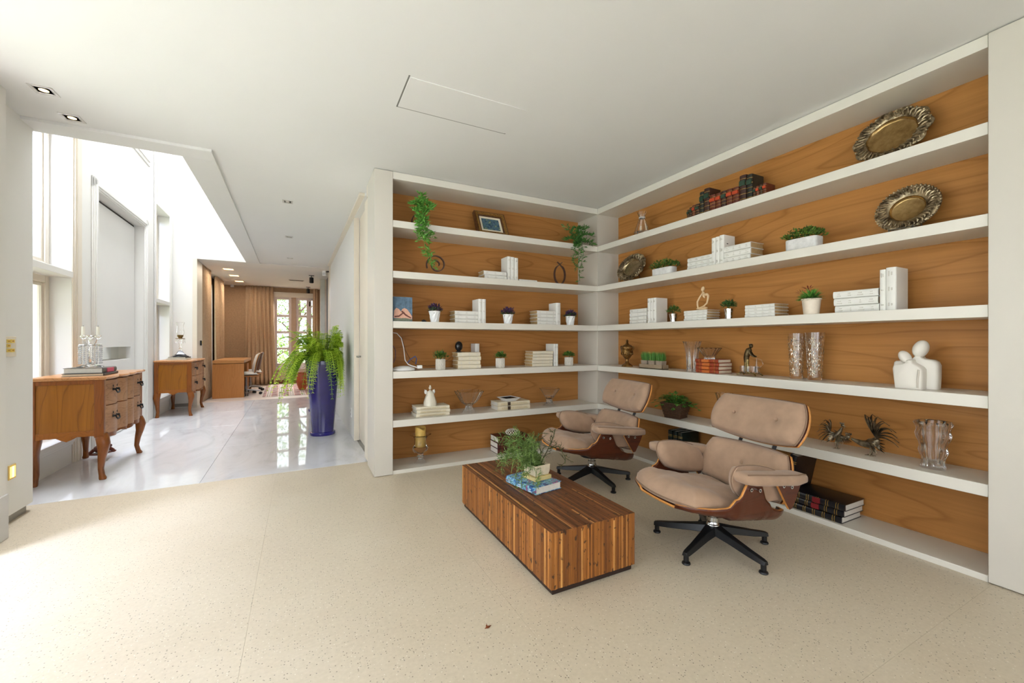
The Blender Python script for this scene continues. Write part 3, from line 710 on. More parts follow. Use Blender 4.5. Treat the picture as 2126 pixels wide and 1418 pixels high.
# big dark volumes on the lowest shelf
DKB = plain('black_blue_leather', (20, 20, 26), .3, var=.2, scale=20, coat=.3); CRED = plain('crimson_label', (132, 28, 34), .45)
P = onX(1719, FX + .02); P.z = SZ[0]
xs0, xs1 = onX(1642, FX + .03).y, onX(1752, FX + .03).y
Tb = .042
for i in range(3):
    o = book(abs(xs0 - xs1), Tb, .245, 'flat', DKB, PAGEW, bands=5, plate=(.42, .56, CRED) if i else None, rnd=.003)
    put(o, (FX + .025 + .006 * (i % 2), (xs0 + xs1) / 2 + .01 * (1 - i), SZ[0] + .0004 + i * (Tb + .0006)), RR)
    tag(o, f'large black gold-banded volume lying flat, {("bottom", "middle", "topmost")[i]} of three beside the nearer chair', 'book', 'black volumes on the lowest shelf')
def tilted(px, d, L, T, D, tilt, lb, cover, grp, plate=None):
    y = onX(px, FX + d).y
    o = book(L, T, D, 'up', cover, PAGEW, bands=5, plate=plate, rnd=.003); o.location = (FX + d, y, SZ[0] + .001 + (T / 2 * abs(math.sin(tilt)))); o.rotation_euler = (0, tilt, RR)
    return tag(o, lb, 'book', grp)
GD = 'dark volumes half hidden behind the chairs'
tilted(1626, .03, .37, .05, .255, .2, 'tall black volume standing behind the nearer chair beside the flat volumes', DKB, GD, plate=(.1, .3, CRED))
DGB = plain('dark_green_leather', (22, 34, 30), .35, var=.25, scale=20)
for k, px in enumerate((1391, 1401.5, 1412)):
    tilted(px, .05, .33, .046, .22, .0, 'dark green volume, ' + ('left', 'middle', 'right')[k] + ' of three standing under the wicker pot', DGB, GD)
NVB = plain('navy_leather', (26, 32, 56), .35, var=.25, scale=20)
for k, px in enumerate((1482, 1497, 1511, 1525)):
    tilted(px, .05, .34 - .008 * (k % 2), .048, .23, .0, 'navy blue volume, ' + ('leftmost', 'second', 'third', 'rightmost')[k] + ' of four behind the nearer chair back', NVB, GD)

q = MB(); q.leaf((0, 0, .001), (1, .2, .02), (0, 0, 1), .035, .014).leaf((.01, 0, .001), (.4, 1, .3), (0, 0, 1), .02, .008)
o = q.build('dry_leaf', plain('dry_leaf_brown', (132, 66, 30), .8), None, recalc=False, solid=.0006); o.location = fl(1006, 1306, .001); o.location.z = .0012; tag(o, 'tiny curled brown dry leaf on the open terrazzo floor', 'leaf')
# ------------------------------------------------------------------ plants, pots, glass, silver and other things on the shelves
def zc(P): return P.x * SN + P.y * CS
def rpx(P, dpx, px):
    u = (px - PX) / F; return dpx * zc(P) / (2 * F * math.sqrt(1 + u * u))
def prof(P, px, rows): return [(max(.0008, rpx(P, 2 * w, px)), zat(P, y) - P.z) for w, y in rows]
G1 = leafmat('boxwood_green', (34, 62, 14), (96, 134, 44)); G2 = leafmat('dark_leaf_green', (28, 56, 22), (70, 112, 46))
PUR = leafmat('purple_leaf', (44, 24, 54), (98, 62, 100)); GTR = leafmat('trailing_green', (44, 108, 26), (130, 196, 84))
GGR = leafmat('grass_green', (48, 104, 30), (110, 168, 66)); REDL = leafmat('red_leaf', (96, 24, 26), (150, 60, 44))
SOIL = plain('soil', (58, 42, 32), .95, var=.3, scale=60, bmp=.5)
def ball(n, R, L, W, seed=1, low=-.1, squash=1.0, ex=1.0, jitter=.35):
    """a tuft of leaves round the origin"""
    q = MB(); g = random.Random(seed)
    for i in range(n):
        a = g.uniform(0, 2 * PI); e = math.asin(g.uniform(low, 1)); d = Vector((math.cos(a) * math.cos(e), math.sin(a) * math.cos(e), math.sin(e)))
        rr = g.uniform(.35, .82); p = Vector((d.x * R * rr * ex, d.y * R * rr, d.z * R * rr * squash))
        dd = (d + Vector((g.uniform(-1, 1), g.uniform(-1, 1), g.uniform(-.4, 1))) * jitter * 2).normalized()
        q.leaf(p, dd, (g.uniform(-.4, .4), g.uniform(-.4, .4), 1), L * g.uniform(.7, 1.2), W * g.uniform(.8, 1.2))
    return q
def stems(n, R, h, seed=2, r=.0015):
    q = MB(); g = random.Random(seed)
    for i in range(n):
        a = g.uniform(0, 2 * PI); q.tube([(0, 0, -.01), (R * .4 * math.cos(a), R * .4 * math.sin(a), h)], r, 5)
    return q
STEM = plain('stem_green', (70, 92, 40), .7)

# --- short wall, middle shelf: three white faceted pots with purple plants
FAC = plain('white_faceted_ceramic', (238, 238, 238), .4, var=.01)
purple = []
for k, (px, w0, w1, yr, yb, yt, lb) in enumerate(((902.5, 12.5, 8.5, 646, 667, 633, 'beside the blue painting'), (1054.5, 11.5, 8, 652.7, 672, 641, 'between two stacks of white books'), (1184, 10.5, 7.5, 656.6, 675, 646, 'closest to the corner'))):
    P = PL(px, 3, .07); t = thing('potted_plant', 'purple and green plant in a white faceted pot ' + lb, 'plant', P, .3 * k, 'purple plants in faceted pots')
    r0, r1, h = rpx(P, 2 * w0, px), rpx(P, 2 * w1, px), zat(P, yr) - P.z
    q = MB(); R = []
    for i, (rr, z) in enumerate(((r1, 0), (r1 * 1.02, .003), (r1 + (r0 - r1) * .45, h * .45), (r0 * .98, h * .97), (r0, h), (r0 * .9, h), (r0 * .88, h * .85))):
        R.append([(rr * (1.035 if j % 2 == i % 2 else .965) * math.cos(2 * PI * j / 10 + .31 * i), rr * (1.035 if j % 2 == i % 2 else .965) * math.sin(2 * PI * j / 10 + .31 * i), z) for j in range(10)])
    q.rings(R); q.build('pot', FAC, t, smooth=False)
    MB().lathe([(r0 * .87, h * .8), (r0 * .86, h * .9)], n=12).build('soil', SOIL, t)
    b_ = ball(150, r0 * 1.3, .034, .018, 11 + k, .1, 1.05); o = b_.build('foliage', PUR, t, recalc=False, kind='stuff'); o.location = (0, 0, h * .98)
    b_ = ball(70, r0 * 1.5, .032, .015, 31 + k, -.05, .45); o = b_.build('foliage', G2, t, recalc=False, kind='stuff', label='green outer leaves'); o.location = (0, 0, h * .98)
# --- short wall, fourth shelf: three ribbed grey pots with green plants
RIB = plain('ribbed_grey_ceramic', (196, 188, 176), .7, var=.1, scale=30); RIBD = plain('rib_groove_grey', (128, 118, 106), .8)
for k, (px, w, yr, yb, yt, fw_, lb) in enumerate(((914.5, 9.7, 745, 764, 723, 18, 'left of the black camera'), (1038.5, 9, 743.6, 761, 730, 15, 'between the two stacks of cream books'), (1181, 8.5, 741.5, 758, 728.5, 14, 'against the corner post'))):
    P = PL(px, 2, .075); t = thing('potted_plant', 'small green plant in a ribbed grey pot ' + lb, 'plant', P, .2, 'green plants in ribbed pots')
    r, h = rpx(P, 2 * w, px), zat(P, yr) - P.z
    MB().lathe([(r * .96, 0), (r, .004), (r, h), (r * .9, h), (r * .88, h * .8)], n=28).build('pot', RIB, t)
    g = MB()
    for s in range(18):
        a0 = 2 * PI * s / 18
        g.tube([(r * 1.0 * math.cos(a0 + .9 * f), r * 1.0 * math.sin(a0 + .9 * f), h * (.06 + .88 * f)) for f in (0, .25, .5, .75, 1)], r * .075, 5)
    g.build('diagonal_ribs', plain('rib_white', (222, 216, 206), .6), t, kind='stuff')
    b_ = ball(150, rpx(P, 2 * fw_, px), .030, .019, 51 + k, -.05, .62 if k else .85); o = b_.build('foliage', G1, t, recalc=False, kind='stuff'); o.location = (0, 0, h + .012)
    stems(9, r, h * .5, 5).build('stem', STEM, t, kind='stuff').location = (0, 0, h * .8)
# black camera on the stack of cream books
cams = bs1[0][-1]; P = PL(952.5, 2, .10); P.z = bs1[1] + .001
t = thing('security_camera', 'small black egg-shaped camera on the stack of cream books', 'camera', P, -.2)
r = rpx(P, 16.5, 952); h = zat(P, 709) - P.z
MB().lathe([(r * .75, 0), (r * .8, .006), (r * .45, .012), (r * .5, .016)], n=20).build('base', BLACK, t)
MB().sphere((0, 0, h * .56), (r, r * .95, h * .46), 20, 12).build('body', plain('black_gloss_plastic', (16, 17, 20), .15), t)
MB().sphere((0, -r * .72, h * .62), (r * .42, r * .3, r * .42), 14, 8).build('lens', plain('lens_black', (6, 8, 14), .03), t)
MB().tube([(0, r * .8, .01), (.03, r * 1.2, .005), (.07, r * 1.0, .004)], .002, 6).build('cable', BLACK, t)
# router and its cables
P = PL(838, 2, .10); t = thing('router', 'white domed router with looping cables at the end post', 'router', P)
r = rpx(P, 50, 838)
WP = plain('white_plastic', (232, 230, 228), .3, var=.01)
MB().lathe([(r * .9, 0), (r, .008), (r * .96, .02), (r * .7, .036), (r * .3, .043), (.004, .045)], n=32, sy=.75).build('body', WP, t)
pt = lambda px, py, d=.10: onY(px, FY + d, py) - P
cv = lambda pts: [tuple(p) for p in pts]
MB().tube(cv([pt(816.5, 691, .2), pt(824, 692, .18), pt(833, 702, .15), pt(838, 722, .13), pt(841, 748, .11), pt(848, 757, .07), pt(866, 763, .04)]), .0042, 8).build('cable', WP, t, label='white cable')
MB().tube(cv([pt(834, 700, .2), pt(842, 728, .2), pt(852, 747, .2), pt(866, 757, .2), pt(886, 760, .2), pt(915, 757, .22), pt(938, 741, .22)]), .002, 6).build('cable', plain('dark_brown_cable', (52, 36, 30), .5), t, label='dark brown cable')
MB().tube(cv([pt(845, 755, .12), pt(852, 746, .13), pt(862, 739.5, .14), pt(865, 745, .15), pt(863, 756, .16)]), .0045, 8).build('cable', plain('blue_cable', (52, 82, 140), .4), t, label='blue cable')
MB().tube(cv([pt(816.5, 718, .2), pt(821, 728, .18), pt(821, 742, .16), pt(817, 753, .15)]), .003, 6).build('cable', plain('violet_grey_cable', (84, 70, 96), .5), t, label='violet-grey cable')
pl = MB(); pl.cbox(pt(871, 761.5, .05), (.045, .04, .03)); pl.build('plug', WP, t, bevel=.004)
# painting
P = PL(836, 3, .045); L_ = onY(816.5, FY + .045).x; R_ = onY(856, FY + .045).x; h = zat(P, 616.5) - P.z; w = R_ - max(L_, .742)
P.x = (R_ + max(L_, .742)) / 2
t = thing('painting', 'small canvas painting of a reclining figure on blue-grey', 'painting', P)
MB().box(-w / 2, w / 2, 0, .02, 0.0005, h).build('canvas', plain('canvas_blue_grey', (92, 116, 136), .8, var=.35, scale=26), t, smooth=False)
pg = MB()
def blob(pts, y): pg.prism([(a * w - w / 2, b_ * h) for a, b_ in pts], y, y + .0012, Matrix(((1, 0, 0), (0, 0, 1), (0, 1, 0))))
blob([(.02, .02), (.98, .02), (.98, .12), (.5, .16), (.02, .10)], -.0012)
pg.build('painted_ground', plain('paint_grey_green', (120, 126, 108), .8, var=.2, scale=60), t, smooth=False); pg = MB()
blob([(.02, .14), (.30, .13), (.62, .14), (.97, .10), (.98, .22), (.86, .36), (.72, .50), (.58, .55), (.46, .50), (.40, .40), (.30, .50), (.16, .55), (.04, .44)], -.0024)
pg.build('painted_figure', plain('paint_skin', (216, 168, 146), .8, var=.15, scale=50), t, smooth=False); pg = MB()
blob([(.06, .16), (.30, .18), (.55, .34), (.50, .37), (.28, .24), (.06, .22)], -.0032); blob([(.40, .40), (.46, .36), (.62, .24), (.90, .13), (.95, .16), (.66, .30), (.48, .44)], -.0032)
pg.build('painted_shadow', plain('paint_umber', (112, 66, 56), .8), t, smooth=False, kind='stuff')
P = PL(879.5, 3, .09); t = MB().sphere((0, 0, .011), (.021, .016, .012), 14, 8).sphere((.018, 0, .008), (.010, .010, .009), 10, 6).build('pebble', BLACK)
t.location = P; tag(t, 'small dark pebble on the shelf beside the painting', 'stone')

# --- short wall, fifth shelf
P = PL(893, 1, .12); P.z = az + .006
t = thing('angel_figurine', 'cream ceramic angel figurine on patterned books', 'figurine', P)
ANG = plain('cream_ceramic', (222, 214, 196), .35, var=.04, scale=20)
MB().lathe(prof(P, 893, [(13, 843.5), (13.8, 841), (13.2, 834), (11, 827), (8.5, 820), (7.2, 816.5), (5.5, 813), (2.6, 811), (2.2, 809.5)]), n=22, lobes=(7, .05)).build('robe', ANG, t)
hz_ = zat(P, 805.5) - P.z; MB().sphere((0, 0, hz_), rpx(P, 6.4, 893), 14, 9).build('head', ANG, t)
MB().sphere((0, 0, zat(P, 802.0) - P.z), (rpx(P, 4.2, 893), rpx(P, 4.2, 893), rpx(P, 5, 893)), 12, 8).build('hair_knot', ANG, t)
for s in (-1, 1):
    q = MB(); c = Vector((s * rpx(P, 17, 893), .012, zat(P, 814) - P.z))
    for k in range(4): q.leaf(c - Vector((s * .018, 0, 0)), (s, .3, .75 - .5 * k), (0, -1, 0), .042 - .006 * k, .02)
    q.sphere(c, (.015, .008, .020), 10, 6); q.build('wing', plain('white_ceramic', (236, 234, 228), .3, var=.01), t)
for s in (-1, 1):
    MB().tube([(s * rpx(P, 11, 893), -.004, zat(P, 815) - P.z), (s * rpx(P, 13, 893), -.02, zat(P, 821) - P.z), (s * .006, -.032, zat(P, 823) - P.z)], [.008, .008, .006], 8).build('arm', ANG, t)
CRY = glass('clear_crystal', (1, 1, 1), 0, 1.46); CRYC = glass('cut_crystal', (1, .99, .98), .0, 1.5)
def vessel(P, px, outer, th, n=36, lobes=None, floor_y=None, mat=None, name='bowl', root=None, base=True):
    """hollow glass: outer profile from the bottom up in pixels, inner wall th inside it"""
    o = prof(P, px, outer); inn = [(max(.001, r - th), z) for r, z in reversed(o) if z > (zat(P, floor_y) - P.z if floor_y else o[0][1] + th)]
    top = inn[0]; inn[0] = (top[0], o[-1][1])
    pr_ = o + inn + [(.0008, inn[-1][1])]
    MBx = MB().lathe(pr_, n=n, lobes=lobes); return MBx.build(name, mat or CRY, root, ang=50)
P = PL(973.5, 1, .09); t = thing('pedestal_bowl', 'wide fluted glass pedestal bowl left of the ivory books', 'bowl', P)
vessel(P, 973.5, [(2, 839), (10, 838.5), (15, 835), (20, 828), (25, 819), (29.5, 811.5)], .007, 72, (12, .075), 836, name='bowl', root=t)
MB().lathe(prof(P, 973.5, [(14, 858), (14, 856.5), (11, 852), (7.5, 846), (6.5, 842), (9, 839.6)]), n=72, lobes=(12, .09)).build('foot', CRY, t)
P = PL(1140.5, 1, .12); t = thing('footed_bowl', 'conical footed glass bowl on the shelf near the corner', 'bowl', P)
vessel(P, 1140.5, [(2, 828), (7, 827), (11, 821), (16, 813), (21, 806)], .007, 48, (8, .06), 825, name='bowl', root=t)
MB().lathe(prof(P, 1140.5, [(13, 843), (13, 841.5), (9, 839), (6.5, 834), (6.5, 828.4)]), n=48, lobes=(8, .08)).build('foot', CRY, t)
P = PL(1056, 1, .12); P.z = dz_ + .002
t = thing('square_dish', 'square white dish with a dark inside on the ivory books', 'dish', P, .12)
w = rpx(P, 46, 1056) * .80; b0 = w * .62; h = .034; q = MB()
sq = lambda r, z: [(r, -r, z), (r, r, z), (-r, r, z), (-r, -r, z)]
q.rings([sq(b0, 0), sq(b0, .004), sq(w, h), sq(w * .95, h), sq(b0 * .95, .008)]); q.build('dish', plain('white_porcelain', (240, 240, 240), .15, var=.01), t, ang=20)
q = MB(); q.rings([sq(b0 * .95, .0085), sq(w * .86, h * .86), sq(w * .80, h * .84), sq(b0 * .9, .0095)]); q.build('dark_lining', plain('dark_enamel', (34, 34, 38), .2), t, ang=20)

# --- short wall, lowest shelf: glass urn with a candle
P = PL(873, 0, .15); t = thing('candle_urn', 'glass urn candle holder with a burnt yellow candle', 'candle holder', P)
MB().lathe(prof(P, 873, [(13.5, 962.5), (13.5, 960.5), (10, 956), (5.5, 952), (5, 949), (8, 946.5), (5, 944), (5.5, 941), (11, 937), (15, 931), (15.5, 927), (12, 924.5)]), n=32, lobes=(10, .03)).build('foot', CRY, t)
vessel(P, 873, [(11, 925), (13, 922), (12.6, 915), (13, 909), (17, 904), (22.5, 901.5)], .004, 40, None, 923, name='bowl', root=t)
for s in (-1, 1):
    q = MB(); r = rpx(P, 16, 873); zz = zat(P, 931) - P.z
    q.tube([(s * (r * 1.5 + r * .55 * math.sin(PI * f)), 0, zz + .035 * (f - .5) * 2) for f in [k / 6 for k in range(7)]], .004, 7); q.build('handle', CRY, t)
CW = plain('yellow_wax', (224, 184, 96), .5, var=.15, scale=25)
q = MB(); cr = rpx(P, 22, 873); cb, ct = zat(P, 927.5) - P.z, zat(P, 886) - P.z
q.grid(lambda a, b_: (cr * math.cos(2 * PI * a), cr * math.sin(2 * PI * a), cb + (ct - cb) * b_ * (1 - .16 * max(0, math.cos(2 * PI * a + 1.0)) ** 3)), 24, 8, True)
q.grid(lambda a, b_: (cr * .8 * (1 - b_ * .98) * math.cos(2 * PI * a), cr * .8 * (1 - b_ * .98) * math.sin(2 * PI * a), ct - .022), 24, 2, True)
q.grid(lambda a, b_: (cr * (1 - .2 * b_) * math.cos(2 * PI * a), cr * (1 - .2 * b_) * math.sin(2 * PI * a), (cb + (ct - cb) * (1 - .16 * max(0, math.cos(2 * PI * a + 1.0)) ** 3)) * (1 - b_) + (ct - .022) * b_), 24, 2, True)
q.lathe([(cr * .98, cb), (.001, cb)], n=24, cap0=False); q.build('candle', CW, t)
MB().tube([(0, 0, ct - .024), (.003, 0, ct - .008)], .0013, 5).build('wick', BLACK, t)
P = PL(1060, 0, .1); P.z = mz + .002; P.x = mP.x + .005
t = thing('votive_ball', 'white latticed votive holder on the burgundy books', 'candle holder', P)
r = rpx(P, 27, 1060); h = zat(P, 891) - P.z
MB().lathe([(r * .45, .002), (r * .82, h * .18), (r * .95, h * .48), (r * .82, h * .78), (r * .5, h * .93), (r * .42, h * .9)], n=24).build('inner_cup', plain('bronze_dark', (92, 70, 44), .4, .6), t)
q = MB()
for k in range(14):
    for s in (-1, 1):
        pts = []
        for j in range(9):
            f = j / 8; z = h * (.04 + .92 * f); rr = r * (.5 + .5 * math.sin(PI * (.08 + .84 * f)))
            a = 2 * PI * k / 14 + s * .75 * f; pts.append((rr * math.cos(a), rr * math.sin(a), z))
        q.tube(pts, .0028, 5)
q.build('lattice', plain('white_glaze', (236, 230, 214), .3), t, kind='stuff')
MB().lathe([(r * .50, h * .9), (r * .56, h * .93), (r * .50, h), (r * .42, h * .95)], n=24).build('rim', plain('white_glaze', (236, 230, 214), .3), t)

# --- short wall, upper shelves
def strand(pts, n, L, W, seed, mat, root, spread=1.0, r=.0018):
    """a hanging stem with narrow forked leaves"""
    q = MB(); g = random.Random(seed); pts = [Vector(p) for p in pts]
    q.tube(pts, [r] * len(pts), 5)
    for i in range(n):
        f = (i + .5) / n * (len(pts) - 1); k = min(int(f), len(pts) - 2); p = pts[k].lerp(pts[k + 1], f - k); t_ = (pts[k + 1] - pts[k]).normalized()
        a = g.uniform(0, 2 * PI); side = Vector((math.cos(a), math.sin(a), .1)) * spread
        d = (t_ * g.uniform(.1, .8) + side + Vector((0, 0, g.uniform(0, .5)))).normalized()
        tip = p + d * L * .5; q.tube([p, tip], [r * .8, r * .5], 4)
        for j in range(4):
            dd = (d + Vector((g.uniform(-1, 1), g.uniform(-1, 1), g.uniform(-.6, .8))) * .7).normalized()
            q.leaf(p.lerp(tip, .35 + .2 * j), dd, (g.uniform(-1, 1), g.uniform(-1, 1), 1), L * g.uniform(.5, .9), W)
    return q.build('strand', mat, root, recalc=False, kind='stuff')
def trailing(name, label, px, lv, d, side, strands, L, W, n, mat, seed, pot=True):
    P = PL(px, lv, d); t = thing(name, label, 'plant', P, 0, 'trailing plants on the short wall')
    if pot:
        MB().lathe([(.028, 0), (.036, .004), (.044, .05), (.040, .052), (.036, .03)], n=18).build('pot', plain('dark_plastic_pot', (44, 46, 40), .6), t)
    for k, s in enumerate(strands):
        strand([onY(x, FY + dd, y) - P for x, y, dd in s], n, L, W, seed + k, mat, t)
    return t
trailing('trailing_plant', 'trailing green plant hanging over the top shelf near the end post', 876, 5, .07, 'L',
         [[(876, 440, .06), (877, 425, .02), (875, 404, .0)], [(874, 448, .05), (872, 450, -.03), (868, 475, -.05), (872, 500, -.04)], [(878, 448, .05), (880, 455, -.04), (888, 490, -.05), (893, 530, -.04), (898, 557, -.03)],
          [(876, 446, .05), (868, 440, .0), (862, 436, -.02)], [(878, 444, .05), (888, 436, .0), (898, 430, -.02)], [(878, 448, .05), (884, 470, -.05), (900, 495, -.05)], [(876, 448, .05), (876, 480, -.06), (884, 520, -.05), (893, 545, -.04)], [(876, 440, .05), (882, 418, .0), (892, 428, -.03)],
          [(876, 445, .05), (866, 420, .0), (858, 424, -.02)], [(876, 448, .05), (870, 465, -.06), (880, 495, -.06)]], .058, .015, 32, GTR, 100)
trailing('trailing_plant', 'trailing green plant hanging over the top shelf at the corner', 1198, 5, .07, 'L',
         [[(1196, 500, .06), (1190, 485, .02), (1174, 470, .0)], [(1200, 503, .05), (1202, 510, -.04), (1200, 545, -.05), (1204, 584, -.03)], [(1200, 502, .05), (1206, 500, -.04), (1212, 520, -.05), (1206, 552, -.04)],
          [(1202, 500, .05), (1214, 485, .0), (1228, 490, -.02)], [(1198, 500, .05), (1184, 495, -.02), (1174, 498, -.03)], [(1200, 500, .05), (1205, 480, .0), (1216, 474, -.02)], [(1200, 503, .05), (1194, 515, -.05), (1198, 560, -.04)], [(1202, 500, .05), (1220, 500, -.02), (1230, 508, -.03)],
          [(1200, 500, .05), (1200, 478, .0), (1196, 474, -.02)]], .058, .013, 30, leafmat('trailing_dark_green', (28, 76, 26), (92, 150, 64)), 140)
IRON = plain('rusted_iron', (92, 70, 62), .5, .5, var=.2, scale=40)
def band(pts, w, th, root, name='band', mat=None):
    """a flat iron band following points in the local x-z plane, w wide across y"""
    q = MB(); R = []; pts = [Vector(p) for p in pts]
    for i, p in enumerate(pts):
        t_ = (pts[min(i + 1, len(pts) - 1)] - pts[max(0, i - 1)]).normalized(); nrm = Vector((-t_.z, 0, t_.x)) * th / 2
        y = Vector((0, w / 2, 0)); R.append([p - y - nrm, p + y - nrm, p + y + nrm, p - y + nrm])
    q.rings(R); return q.build(name, mat or IRON, root)
P = PL(906.5, 4, .09); t = thing('spiral_sculpture', 'brown iron spiral sculpture under the left trailing plant', 'sculpture', P)
R0 = (zat(P, 528) - P.z) / 2
band([(R0 * (1 - .78 * f) * math.sin(-2.0 + 10.2 * f) * (1), 0, R0 + .001 + R0 * .97 * (1 - .78 * f) * math.cos(-2.0 + 10.2 * f)) for f in [k / 44 for k in range(45)]], .03, .008, t)
MB().cbox((-.0, 0, .003), (.07, .05, .006)).build('base', IRON, t)
P = PL(1162, 4, .09); t = thing('loop_sculpture', 'brown iron loop sculpture with crossed ends near the corner', 'sculpture', P)
hh = zat(P, 544.5) - P.z; ww = rpx(P, 26, 1162)
band([(ww * 1.0 * math.sin(a) * (1 if abs(a) < 2.6 else 1), 0, hh * .42 - hh * .42 * math.cos(a) + .004) for a in [-2.75 + 5.5 * k / 30 for k in range(31)]], .03, .008, t)
band([(-ww * .38, 0, hh * .81), (0, .002, hh * .91), (ww * .45, .002, hh)], .02, .006, t, 'crossed_end'); band([(ww * .38, 0, hh * .81), (0, -.004, hh * .90), (-ww * .5, -.004, hh * 1.0)], .02, .006, t, 'crossed_end')
P = PL(871, 5, .24); t = thing('ring_sculpture', 'brown ring ornament behind the left trailing plant', 'sculpture', P)
band([(.075 * math.sin(a), 0, .082 + .075 * math.cos(a)) for a in [2 * PI * k / 30 for k in range(31)]], .03, .010, t, 'ring'); MB().box(-.03, .03, -.02, .02, 0, .008).build('base', IRON, t)
# framed picture leaning back
P = PL(1025, 5, .10); t = thing('framed_picture', 'small landscape picture in an ornate gilt wooden frame leaning on the top shelf', 'picture frame', P)
W_, H_ = .35, .30; lean = math.radians(-27); ML = Matrix.Rotation(lean, 4, 'X')
FRW = plain('dark_gilt_wood', (92, 58, 30), .45, var=.35, scale=50, bmp=.6, bscale=90); GLD = plain('worn_gold', (158, 116, 58), .4, .5, var=.3, scale=60, bmp=.5, bscale=120)
def frame_ring(w0, h0, w1, h1, y0, y1, cz):
    q = MB(); a = [(-w0, y0, cz - h0), (w0, y0, cz - h0), (w0, y0, cz + h0), (-w0, y0, cz + h0)]; b_ = [(-w1, y1, cz - h1), (w1, y1, cz - h1), (w1, y1, cz + h1), (-w1, y1, cz + h1)]
    a2 = [(p[0], .03, p[2]) for p in a]; b2 = [(p[0], .03, p[2]) for p in b_]
    vs = a + b_ + a2 + b2
    for k in range(4):
        n = (k + 1) % 4; q.add([vs[k], vs[n], vs[4 + n], vs[4 + k], vs[8 + k], vs[8 + n], vs[12 + n], vs[12 + k]], [(0, 1, 2, 3), (4, 7, 6, 5), (0, 4, 5, 1), (3, 2, 6, 7), (0, 3, 7, 4), (1, 5, 6, 2)])
    return q
xl = lambda v: tuple(ML @ Vector(v))
cz = H_ / 2
frame_ring(W_ / 2, H_ / 2, W_ / 2 - .055, H_ / 2 - .055, -.018, -.002, cz).build('frame', FRW, t, xf=xl, smooth=False)
q = frame_ring(W_ / 2 - .012, H_ / 2 - .012, W_ / 2 - .035, H_ / 2 - .035, -.024, -.016, cz)
g_ = random.Random(3)
for k in range(64):
    f = k / 64 * 4; s = int(f); e = (f - s) * 2 - 1; x, z = [(e * (W_ / 2 - .024), -H_ / 2 + .024), (W_ / 2 - .024, e * (H_ / 2 - .024)), (-e * (W_ / 2 - .024), H_ / 2 - .024), (-W_ / 2 + .024, -e * (H_ / 2 - .024))][s]
    q.sphere((x, -.026, cz + z), (.009, .006, .009), 6, 4)
q.build('carved_moulding', GLD, t, xf=xl, kind='stuff')
frame_ring(W_ / 2 - .055, H_ / 2 - .055, W_ / 2 - .075, H_ / 2 - .075, -.003, .0, cz).build('mat_board', plain('ivory_mount', (232, 222, 200), .8), t, xf=xl, smooth=False)
iw, ih = W_ / 2 - .07, H_ / 2 - .07
def pic():
    m, nt, b = base('small_landscape_print'); v = coords(nt, (1, 1, 1)); sp = nt.nodes.new('ShaderNodeSeparateXYZ'); nt.links.new(v, sp.inputs[0])
    n = noise(nt, v, 38, 4); c = ramp(nt, n, [(.35, (36, 62, 84)), (.5, (86, 118, 140)), (.6, (60, 96, 66)), (.75, (208, 206, 186))])
    nt.links.new(c, b.inputs['Base Color']); return m
MB().box(-iw, iw, .004, .008, cz - ih, cz + ih).build('picture', pic(), t, xf=xl, smooth=False)
MB().box(-.03, .03, .03, .036, .02, H_ * .8).build('back_strut', FRW, t, xf=xl)
